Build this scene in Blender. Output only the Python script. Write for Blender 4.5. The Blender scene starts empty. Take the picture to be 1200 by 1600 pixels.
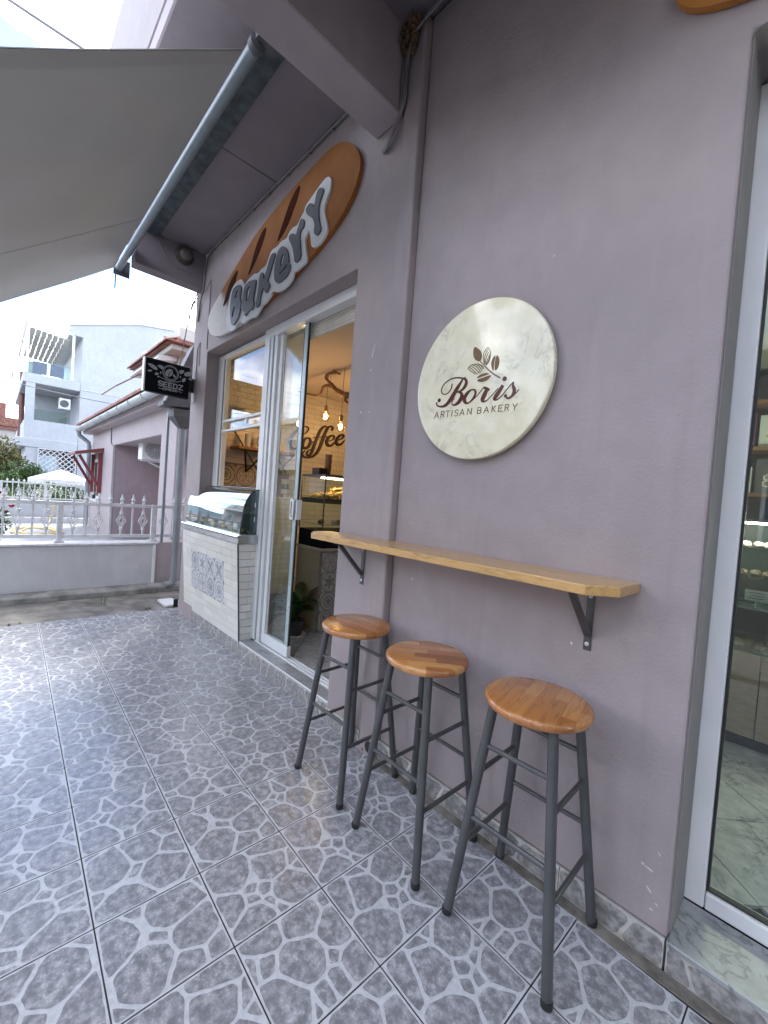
import bpy, bmesh, math, random
from mathutils import Vector, Matrix, noise
from mathutils.geometry import tessellate_polygon

random.seed(7)
R = math.radians
scene = bpy.context.scene
C = scene.collection

# ------------------------------------------------------------------ camera
cam_d = bpy.data.cameras.new('camera')
cam = bpy.data.objects.new('camera', cam_d); C.objects.link(cam)
rgt = Vector((0.6848963, 0.7249511, 0.0732324)); up_ = Vector((-0.0704782, -0.0341228, 0.9969295)); fwd = Vector((-0.725224, 0.6879546, -0.0277227))
m = Matrix((rgt, up_, -fwd)).transposed().to_4x4(); m.translation = (2.64295, -1.54762, 1.36764)
cam.matrix_world = m
cam_d.sensor_fit = 'VERTICAL'; cam_d.sensor_height = 36.0
cam_d.lens = 647.56 / 1600 * 36.0
cam_d.clip_start = 0.02; cam_d.clip_end = 6000
scene.camera = cam

# ------------------------------------------------------------------ sky, sun, exposure
SUN_AZ, SUN_EL = R(306), R(52)       # compass-style azimuth, clockwise from +y: sun stands behind the building, to the left
world = bpy.data.worlds.new('World'); scene.world = world; world.use_nodes = True
wn = world.node_tree; wn.nodes.clear()
w_out = wn.nodes.new('ShaderNodeOutputWorld'); w_bg = wn.nodes.new('ShaderNodeBackground')
sky = wn.nodes.new('ShaderNodeTexSky'); sky.sky_type = 'NISHITA'; sky.sun_disc = False
sky.sun_elevation = SUN_EL; sky.sun_rotation = SUN_AZ; sky.air_density = 0.6; sky.dust_density = 0.15; sky.ozone_density = 2.0
tc = wn.nodes.new('ShaderNodeTexCoord'); mp = wn.nodes.new('ShaderNodeMapping'); mp.inputs['Scale'].default_value = (1, 1, 2.2); mp.inputs['Location'].default_value = (0, 0, 0)
nz = wn.nodes.new('ShaderNodeTexNoise'); nz.inputs['Scale'].default_value = 2.6; nz.inputs['Detail'].default_value = 8; nz.inputs['Roughness'].default_value = 0.58
rp = wn.nodes.new('ShaderNodeValToRGB'); rp.color_ramp.elements[0].position = 0.455; rp.color_ramp.elements[1].position = 0.74
mx = wn.nodes.new('ShaderNodeMix'); mx.data_type = 'RGBA'; mx.inputs[7].default_value = (17.2, 16.5, 15.7, 1)
wn.links.new(tc.outputs['Generated'], mp.inputs[0]); wn.links.new(mp.outputs[0], nz.inputs['Vector']); wn.links.new(nz.outputs['Fac'], rp.inputs[0])
wn.links.new(rp.outputs[0], mx.inputs[0]); wn.links.new(sky.outputs[0], mx.inputs[6]); wn.links.new(mx.outputs[2], w_bg.inputs[0])
w_bg.inputs['Strength'].default_value = 0.14
wn.links.new(w_bg.outputs[0], w_out.inputs[0])

sun_d = bpy.data.lights.new('sun', 'SUN'); sun_d.energy = 1.4; sun_d.angle = R(12); sun_d.color = (1.0, 0.95, 0.88)
sun = bpy.data.objects.new('sun', sun_d); C.objects.link(sun)
sdir = Vector((math.sin(SUN_AZ) * math.cos(SUN_EL), math.cos(SUN_AZ) * math.cos(SUN_EL), math.sin(SUN_EL)))
sun.rotation_euler = sdir.to_track_quat('Z', 'Y').to_euler()

scene.view_settings.view_transform = 'Standard'; scene.view_settings.look = 'None'
scene.view_settings.exposure = 2.4; scene.view_settings.gamma = 1.0; scene.view_settings.use_curve_mapping = False
scene.render.engine = 'CYCLES'
scene.cycles.max_bounces = 8; scene.cycles.diffuse_bounces = 4; scene.cycles.glossy_bounces = 4
scene.cycles.transparent_max_bounces = 16; scene.cycles.transmission_bounces = 6
scene.cycles.caustics_reflective = False; scene.cycles.caustics_refractive = False
scene.cycles.sample_clamp_indirect = 6.0
scene.cycles.use_denoising = True

# ------------------------------------------------------------------ mesh helpers
class MB:
    def __init__(s): s.v = []; s.f = []; s.mi = []
    def add(s, vs, fs, mi=0):
        o = len(s.v); s.v += [tuple(p) for p in vs]
        s.f += [tuple(i + o for i in f) for f in fs]; s.mi += [mi] * len(fs); return s
    def box(s, x0, x1, y0, y1, z0, z1, mi=0):
        x0, x1 = sorted((x0, x1)); y0, y1 = sorted((y0, y1)); z0, z1 = sorted((z0, z1))
        return s.add([(x0,y0,z0),(x1,y0,z0),(x1,y1,z0),(x0,y1,z0),(x0,y0,z1),(x1,y0,z1),(x1,y1,z1),(x0,y1,z1)],
                     [(0,3,2,1),(4,5,6,7),(0,1,5,4),(1,2,6,5),(2,3,7,6),(3,0,4,7)], mi)
    def prism(s, polys, axis, a, b, mi=0):
        """polys: outline then holes in the plane across axis; x:(y,z) y:(x,z) z:(x,y)"""
        if not isinstance(polys[0][0], (list, tuple)): polys = [polys]
        def P(u, v, d): return {'x': (d, u, v), 'y': (u, d, v), 'z': (u, v, d)}[axis]
        flat = [p for q in polys for p in q]
        tris = tessellate_polygon([[Vector((p[0], p[1], 0)) for p in q] for q in polys])
        n = len(flat)
        fixed = []
        for t in tris:
            A, B, D = (flat[i] for i in t)
            ar = (B[0]-A[0])*(D[1]-A[1]) - (B[1]-A[1])*(D[0]-A[0])
            if abs(ar) < 1e-12: continue
            fixed.append(t if ar > 0 else (t[0], t[2], t[1]))
        vs = [P(p[0], p[1], a) for p in flat] + [P(p[0], p[1], b) for p in flat]
        flip = (axis == 'y') != (a > b)
        fs = []
        if len(polys) == 1 and s._convex(flat):
            loop = list(range(n)) if s._area(flat) > 0 else list(range(n))[::-1]
            fs.append(tuple(loop[::-1]) if not flip else tuple(loop))
            fs.append(tuple(i + n for i in (loop if not flip else loop[::-1])))
        else:
            for t in fixed:
                fs.append(t[::-1] if not flip else t)
                fs.append(tuple(i + n for i in (t if not flip else t[::-1])))
        k = 0
        for qi, q in enumerate(polys):
            L = len(q); ccw = s._area(q) > 0
            if qi > 0: ccw = not ccw
            for i in range(L):
                i0, i1 = k + i, k + (i + 1) % L
                f = (i0, i1, i1 + n, i0 + n) if ccw else (i1, i0, i0 + n, i1 + n)
                if qi > 0: f = (i0, i1, i1 + n, i0 + n) if s._area(q) < 0 else (i1, i0, i0 + n, i1 + n)
                fs.append(f[::-1] if flip else f)
            k += L
        return s.add(vs, fs, mi)
    @staticmethod
    def _area(q): return sum(q[i][0]*q[(i+1) % len(q)][1] - q[(i+1) % len(q)][0]*q[i][1] for i in range(len(q)))
    @staticmethod
    def _convex(q):
        sg = 0
        for i in range(len(q)):
            a, b, c = q[i], q[(i+1) % len(q)], q[(i+2) % len(q)]
            cr = (b[0]-a[0])*(c[1]-b[1]) - (b[1]-a[1])*(c[0]-b[0])
            if abs(cr) < 1e-12: continue
            if sg == 0: sg = 1 if cr > 0 else -1
            elif (cr > 0) != (sg > 0): return False
        return True
    def tube(s, pts, r, n=8, closed=False, mi=0, cap=True):
        pts = [Vector(p) for p in pts]; L = len(pts)
        rs = r if isinstance(r, (list, tuple)) else [r] * L
        prev = None; vs = []
        for i, p in enumerate(pts):
            if closed: d = pts[(i+1) % L] - pts[i-1]
            else: d = pts[min(i+1, L-1)] - pts[max(i-1, 0)]
            d.normalize()
            if prev is None:
                u = d.cross(Vector((0, 0, 1)))
                if u.length < 1e-3: u = d.cross(Vector((1, 0, 0)))
                u.normalize()
            else:
                u = prev - d * prev.dot(d); u.normalize()
            prev = u; w = d.cross(u)
            for k in range(n):
                a = 2 * math.pi * k / n
                vs.append(p + (u * math.cos(a) + w * math.sin(a)) * rs[i])
        fs = []
        for i in range(L if closed else L - 1):
            for k in range(n):
                a0 = i * n + k; a1 = i * n + (k + 1) % n; b0 = ((i+1) % L) * n + k; b1 = ((i+1) % L) * n + (k+1) % n
                fs.append((a0, a1, b1, b0))
        if cap and not closed:
            fs.append(tuple(range(n))[::-1]); fs.append(tuple((L-1)*n + k for k in range(n)))
        return s.add(vs, fs, mi)
    def lathe(s, prof, o, axis='z', n=24, mi=0):
        """prof [(r,h)] turned about an axis through o"""
        o = Vector(o); vs = []; fs = []
        for r, h in prof:
            for k in range(n):
                a = 2*math.pi*k/n; c, d = r*math.cos(a), r*math.sin(a)
                vs.append(o + Vector({'z': (c, d, h), 'y': (d, h, c), 'x': (h, c, d)}[axis]))
        L = len(prof)
        for i in range(L-1):
            for k in range(n):
                fs.append((i*n+k, i*n+(k+1) % n, (i+1)*n+(k+1) % n, (i+1)*n+k))
        if prof[0][0] > 1e-6: fs.append(tuple(range(n))[::-1])
        if prof[-1][0] > 1e-6: fs.append(tuple((L-1)*n+k for k in range(n)))
        return s.add(vs, fs, mi)
    def bar(s, a, b, w, h, up=(0, 0, 1), mi=0):
        a, b = Vector(a), Vector(b); d = (b-a).normalized(); u = d.cross(Vector(up))
        if u.length < 1e-4: u = d.cross(Vector((1, 0, 0)))
        u.normalize(); v = u.cross(d)
        vs = [p + u*(sx*w/2) + v*(sy*h/2) for p in (a, b) for sx, sy in ((-1,-1),(1,-1),(1,1),(-1,1))]
        return s.add(vs, [(0,1,2,3),(7,6,5,4),(0,4,5,1),(1,5,6,2),(2,6,7,3),(3,7,4,0)], mi)
    def build(s, name, mat, parent=None, bevel=0, seg=1, smooth=False, loc=None, kind=None):
        me = mesh_of(name, s, mat, bevel, seg, smooth)
        return put(name, me, parent, loc, kind)

def mesh_of(name, mb, mat, bevel=0, seg=1, smooth=False):
    me = bpy.data.meshes.new(name); me.from_pydata(mb.v, [], mb.f)
    mats = mat if isinstance(mat, (list, tuple)) else [mat]
    for mm in mats: me.materials.append(mm)
    if len(mats) > 1: me.polygons.foreach_set('material_index', mb.mi)
    bm = bmesh.new(); bm.from_mesh(me)
    bmesh.ops.remove_doubles(bm, verts=bm.verts, dist=1e-6)
    bmesh.ops.recalc_face_normals(bm, faces=bm.faces)
    if bevel:
        ed = [e for e in bm.edges if len(e.link_faces) == 2 and e.calc_face_angle(0) > 0.5]
        bmesh.ops.bevel(bm, geom=ed, offset=bevel, segments=seg, profile=0.5, affect='EDGES', clamp_overlap=True)
    bm.to_mesh(me); bm.free()
    if smooth:
        me.polygons.foreach_set('use_smooth', [True] * len(me.polygons))
        me.set_sharp_from_angle(angle=R(smooth if smooth is not True else 35))
    me.update(); return me

WL = {}   # world translation of each object without rotation
def put(name, me, parent=None, loc=None, kind=None):
    o = bpy.data.objects.new(name, me); C.objects.link(o)
    base = WL.get(parent.name, Vector((0, 0, 0))) if parent else Vector((0, 0, 0))
    w = Vector(loc) if loc is not None else Vector((0, 0, 0))
    o.location = w - base
    if parent: o.parent = parent
    WL[o.name] = w
    if kind: o['kind'] = kind
    return o
def thing(name, loc, label, cat, group=None):
    o = put(name, None, None, loc); o.empty_display_size = 0.1
    return tag(o, label, cat, group)
def tag(o, label, cat, group=None):
    o['label'] = label; o['category'] = cat
    if group: o['group'] = group
    return o

def catmull(pts, k=6):
    out = []; n = len(pts)
    if n == 2: return [list(pts[0]), list(pts[1])]
    for i in range(n-1):
        p0, p1, p2, p3 = pts[max(i-1, 0)], pts[i], pts[i+1], pts[min(i+2, n-1)]
        for j in range(k):
            t = j/k
            out.append([0.5*((2*b) + (-a+c)*t + (2*a-5*b+4*c-d)*t*t + (-a+3*b-3*c+d)*t**3) for a, b, c, d in zip(p0, p1, p2, p3)])
    out.append(list(pts[-1])); return out
def chaikin(q, it=2, c=.25):
    for _ in range(it):
        r = []
        for i in range(len(q)):
            a, b = q[i], q[(i+1) % len(q)]
            r += [(a[0]*(1-c)+b[0]*c, a[1]*(1-c)+b[1]*c), (a[0]*c+b[0]*(1-c), a[1]*c+b[1]*(1-c))]
        q = r
    return q
def ribbon(mb, pts, P, d0, d1, curve=True, mi=0):
    """pts (u,v,w); P(u,v,d) -> xyz; raised from depth d0 (back) to d1 (front)"""
    q = catmull(pts, 6) if curve else [list(p) for p in pts]
    L = []; Rr = []
    for i in range(len(q)):
        a, b = q[max(i-1, 0)], q[min(i+1, len(q)-1)]
        dx, dy = b[0]-a[0], b[1]-a[1]; l = math.hypot(dx, dy) or 1e-9
        nx, ny = -dy/l, dx/l; w = max(q[i][2], 1e-4)/2
        L.append((q[i][0]+nx*w, q[i][1]+ny*w)); Rr.append((q[i][0]-nx*w, q[i][1]-ny*w))
    n = len(q)
    vs = [P(*p, d1) for p in L] + [P(*p, d1) for p in Rr] + [P(*p, d0) for p in L] + [P(*p, d0) for p in Rr]
    fs = []
    for i in range(n-1):
        fs += [(i, i+1, n+i+1, n+i), (i, 2*n+i, 2*n+i+1, i+1), (n+i, n+i+1, 3*n+i+1, 3*n+i)]
    fs += [(0, n, 3*n, 2*n), (n-1, 3*n-1, 4*n-1, 2*n-1)]
    mb.add(vs, fs, mi)

GLYPH = {'A': [[(0,0),(.5,1),(1,0)], [(.18,.33),(.82,.33)]], 'R': [[(0,0),(0,1),(.6,1),(.92,.9),(.92,.6),(.6,.48),(0,.48)], [(.5,.48),(1,0)]],
 'T': [[(0,1),(1,1)], [(.5,1),(.5,0)]], 'I': [[(.5,0),(.5,1)]], 'S': [[(.95,.85),(.7,1),(.3,1),(.05,.85),(.08,.62),(.3,.53),(.7,.47),(.93,.36),(.95,.15),(.7,0),(.3,0),(.03,.15)]],
 'N': [[(0,0),(0,1),(1,0),(1,1)]], 'B': [[(0,0),(0,1),(.6,1),(.88,.88),(.88,.64),(.6,.53),(0,.53)], [(.6,.53),(.98,.4),(.98,.13),(.62,0),(0,0)]],
 'K': [[(0,0),(0,1)], [(.95,1),(0,.42)], [(.28,.58),(1,0)]], 'E': [[(1,1),(0,1),(0,0),(1,0)], [(0,.52),(.85,.52)]], 'Y': [[(0,1),(.5,.45),(1,1)], [(.5,.45),(.5,0)]],
 'P': [[(0,0),(0,1),(.65,1),(.95,.88),(.95,.58),(.65,.45),(0,.45)]], 'O': [[(.5,1),(.15,.88),(0,.5),(.15,.12),(.5,0),(.85,.12),(1,.5),(.85,.88),(.5,1)]],
 'D': [[(0,0),(0,1),(.55,1),(.9,.85),(1,.5),(.9,.15),(.55,0),(0,0)]], 'Z': [[(0,1),(1,1),(0,0),(1,0)]], '4': [[(.7,0),(.7,1),(0,.3),(1,.3)]], '8': [[(.5,.53),(.15,.65),(.15,.9),(.5,1),(.85,.9),(.85,.65),(.5,.53),(.05,.38),(.05,.1),(.5,0),(.95,.1),(.95,.38),(.5,.53)]]}
def glyph(mb, ch, o, r, u, w, P, d0, d1):
    for i, st in enumerate(GLYPH[ch.upper()]):
        q = [(o[0]+r[0]*a+u[0]*b, o[1]+r[1]*a+u[1]*b, w) for a, b in st]
        for j in range(len(q)-1):                       # straight segments with a small overlap
            a, b = q[j], q[j+1]; dx, dy = b[0]-a[0], b[1]-a[1]; l = math.hypot(dx, dy); e = w*.42/l
            ribbon(mb, [(a[0]-dx*e, a[1]-dy*e, w), (b[0]+dx*e, b[1]+dy*e, w)], P, d0, d1 + (d1-d0)*.02*((i+j) % 4), curve=False)

# ------------------------------------------------------------------ node materials
def newmat(name):
    mt = bpy.data.materials.new(name); mt.use_nodes = True
    t = mt.node_tree; b = t.nodes['Principled BSDF']; return mt, t, b
def nd(t, typ, **kw):
    n = t.nodes.new(typ)
    for k, v in kw.items():
        if k in n.inputs: n.inputs[k].default_value = v
        else: setattr(n, k, v)
    return n
class X:
    """scalar expression on shader sockets"""
    def __init__(s, t, k): s.t = t; s.k = k
    def _m(s, op, o=None, o2=None):
        n = s.t.nodes.new('ShaderNodeMath'); n.operation = op
        for i, q in enumerate((s, o, o2)):
            if q is None: continue
            if isinstance(q, X): s.t.links.new(q.k, n.inputs[i])
            else: n.inputs[i].default_value = q
        return X(s.t, n.outputs[0])
    def __add__(s, o): return s._m('ADD', o)
    def __sub__(s, o): return s._m('SUBTRACT', o)
    def __mul__(s, o): return s._m('MULTIPLY', o)
    def __truediv__(s, o): return s._m('DIVIDE', o)
    def gt(s, o): return s._m('GREATER_THAN', o)
    def lt(s, o): return s._m('LESS_THAN', o)
    def abs(s): return s._m('ABSOLUTE')
    def mx(s, o): return s._m('MAXIMUM', o)
    def mn(s, o): return s._m('MINIMUM', o)
    def cos(s): return s._m('COSINE')
    def floor(s): return s._m('FLOOR')
    def fract(s): return s._m('FRACT')
    def atan2(s, o): return s._m('ARCTAN2', o)
    def sqrt(s): return s._m('SQRT')
    def smooth(s, a, b):
        n = s.t.nodes.new('ShaderNodeMapRange'); n.interpolation_type = 'SMOOTHSTEP'
        s.t.links.new(s.k, n.inputs[0]); n.inputs[1].default_value = a; n.inputs[2].default_value = b
        return X(s.t, n.outputs[0])
def coords(t, kind='Object'):
    if kind == 'World':
        g = t.nodes.new('ShaderNodeNewGeometry'); return g.outputs['Position']
    return t.nodes.new('ShaderNodeTexCoord').outputs[kind]
def xyz(t, sock):
    n = t.nodes.new('ShaderNodeSeparateXYZ'); t.links.new(sock, n.inputs[0]); return [X(t, n.outputs[i]) for i in range(3)]
def tnoise(t, vec, scale, detail=4, rough=.55, stretch=None, dist=0):
    n = nd(t, 'ShaderNodeTexNoise'); n.inputs['Scale'].default_value = scale; n.inputs['Detail'].default_value = detail
    n.inputs['Roughness'].default_value = rough; n.inputs['Distortion'].default_value = dist
    if stretch:
        mpn = nd(t, 'ShaderNodeMapping'); mpn.inputs['Scale'].default_value = stretch
        t.links.new(vec, mpn.inputs[0]); vec = mpn.outputs[0]
    t.links.new(vec, n.inputs['Vector']); return X(t, n.outputs['Fac'])
def cmix(t, fac, a, b):
    n = t.nodes.new('ShaderNodeMix'); n.data_type = 'RGBA'
    if isinstance(fac, X): t.links.new(fac.k, n.inputs[0])
    else: n.inputs[0].default_value = fac
    for i, q in ((6, a), (7, b)):
        if hasattr(q, 'is_output'): t.links.new(q, n.inputs[i])
        else: n.inputs[i].default_value = (*q, 1)
    return n.outputs[2]
def bump(t, b, h, strength, dist=.01):
    n = t.nodes.new('ShaderNodeBump'); n.inputs['Strength'].default_value = strength; n.inputs['Distance'].default_value = dist
    t.links.new(h.k, n.inputs['Height']); t.links.new(n.outputs[0], b.inputs['Normal'])
def simple(name, c, rough=.5, metal=0, var=.12, scale=8, bmp=0, bscale=60, kind='World', spec=None, c2=None, coat=0):
    """plain paint, metal or plaster with uneven tone and relief"""
    mt, t, b = newmat(name); v = coords(t, kind)
    n = tnoise(t, v, scale, 5)
    lo = tuple(x*(1-var) for x in c); hi = c2 or tuple(min(1, x*(1+var)) for x in c)
    t.links.new(cmix(t, n.smooth(.3, .7), lo, hi), b.inputs['Base Color'])
    r2 = tnoise(t, v, scale*2.3, 3)
    rr = r2 * .18 + (rough - .09); t.links.new(rr.k, b.inputs['Roughness'])
    b.inputs['Metallic'].default_value = metal
    if spec is not None: b.inputs['Specular IOR Level'].default_value = spec
    if coat: b.inputs['Coat Weight'].default_value = coat; b.inputs['Coat Roughness'].default_value = .08
    if bmp: bump(t, b, tnoise(t, v, bscale, 4), bmp, .004)
    return mt
def stucco(name, c, bmp=.55, stain=.25):
    mt, t, b = newmat(name); v = coords(t, 'World')
    big = tnoise(t, v, 1.3, 4); mid = tnoise(t, v, 7, 5); streak = tnoise(t, v, 5, 4, .6, (1.6, 1.6, .12))
    col = cmix(t, mid.smooth(.3, .7), tuple(x*.95 for x in c), tuple(x*1.05 for x in c))
    col = cmix(t, big.smooth(.35, .7) * .6, col, tuple(x*.86 for x in c))
    roll = tnoise(t, v, 3.2, 5, .6, (3.0, 3.0, .7)); col = cmix(t, roll.smooth(.5, .75) * .45, col, tuple(min(1, x*1.10) for x in c))
    col = cmix(t, streak.smooth(.56, .78) * stain, col, (c[0]*.62, c[1]*.6, c[2]*.57))
    x, y, z = xyz(t, v)                                 # splash dirt above the pavement
    dirt = (z*-1.0 + .33 + tnoise(t, v, 14, 4)*.2).smooth(.25, .5) * tnoise(t, v, 30, 4).smooth(.4, .7) * .3
    col = cmix(t, dirt, col, (c[0]*.7, c[1]*.66, c[2]*.6))
    t.links.new(col, b.inputs['Base Color']); b.inputs['Roughness'].default_value = .62
    b.inputs['Specular IOR Level'].default_value = .35
    bump(t, b, tnoise(t, v, 90, 4, .6) + tnoise(t, v, 18, 3)*.9, bmp, .004)
    return mt
def glass(name, tint=(.95, .98, .96), refl=1.0, rough=0.0):
    mt, t, b = newmat(name); t.nodes.remove(b)
    o = t.nodes['Material Output']; tr = nd(t, 'ShaderNodeBsdfTransparent'); tr.inputs[0].default_value = (*tint, 1)
    gl = nd(t, 'ShaderNodeBsdfGlossy'); gl.inputs['Roughness'].default_value = rough; gl.inputs['Color'].default_value = (1, 1, 1, 1)
    lw = nd(t, 'ShaderNodeLayerWeight'); lw.inputs[0].default_value = .5
    f = (X(t, lw.outputs['Facing'])._m('POWER', 5.0) * .95 + .04) * refl
    f = f._m('MINIMUM', .95)
    mixn = nd(t, 'ShaderNodeMixShader'); t.links.new(f.k, mixn.inputs[0]); t.links.new(tr.outputs[0], mixn.inputs[1]); t.links.new(gl.outputs[0], mixn.inputs[2])
    t.links.new(mixn.outputs[0], o.inputs[0]); return mt
def emit(name, c, s):
    mt, t, b = newmat(name); b.inputs['Base Color'].default_value = (*c, 1); b.inputs['Emission Color'].default_value = (*c, 1); b.inputs['Emission Strength'].default_value = s; return mt

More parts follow.
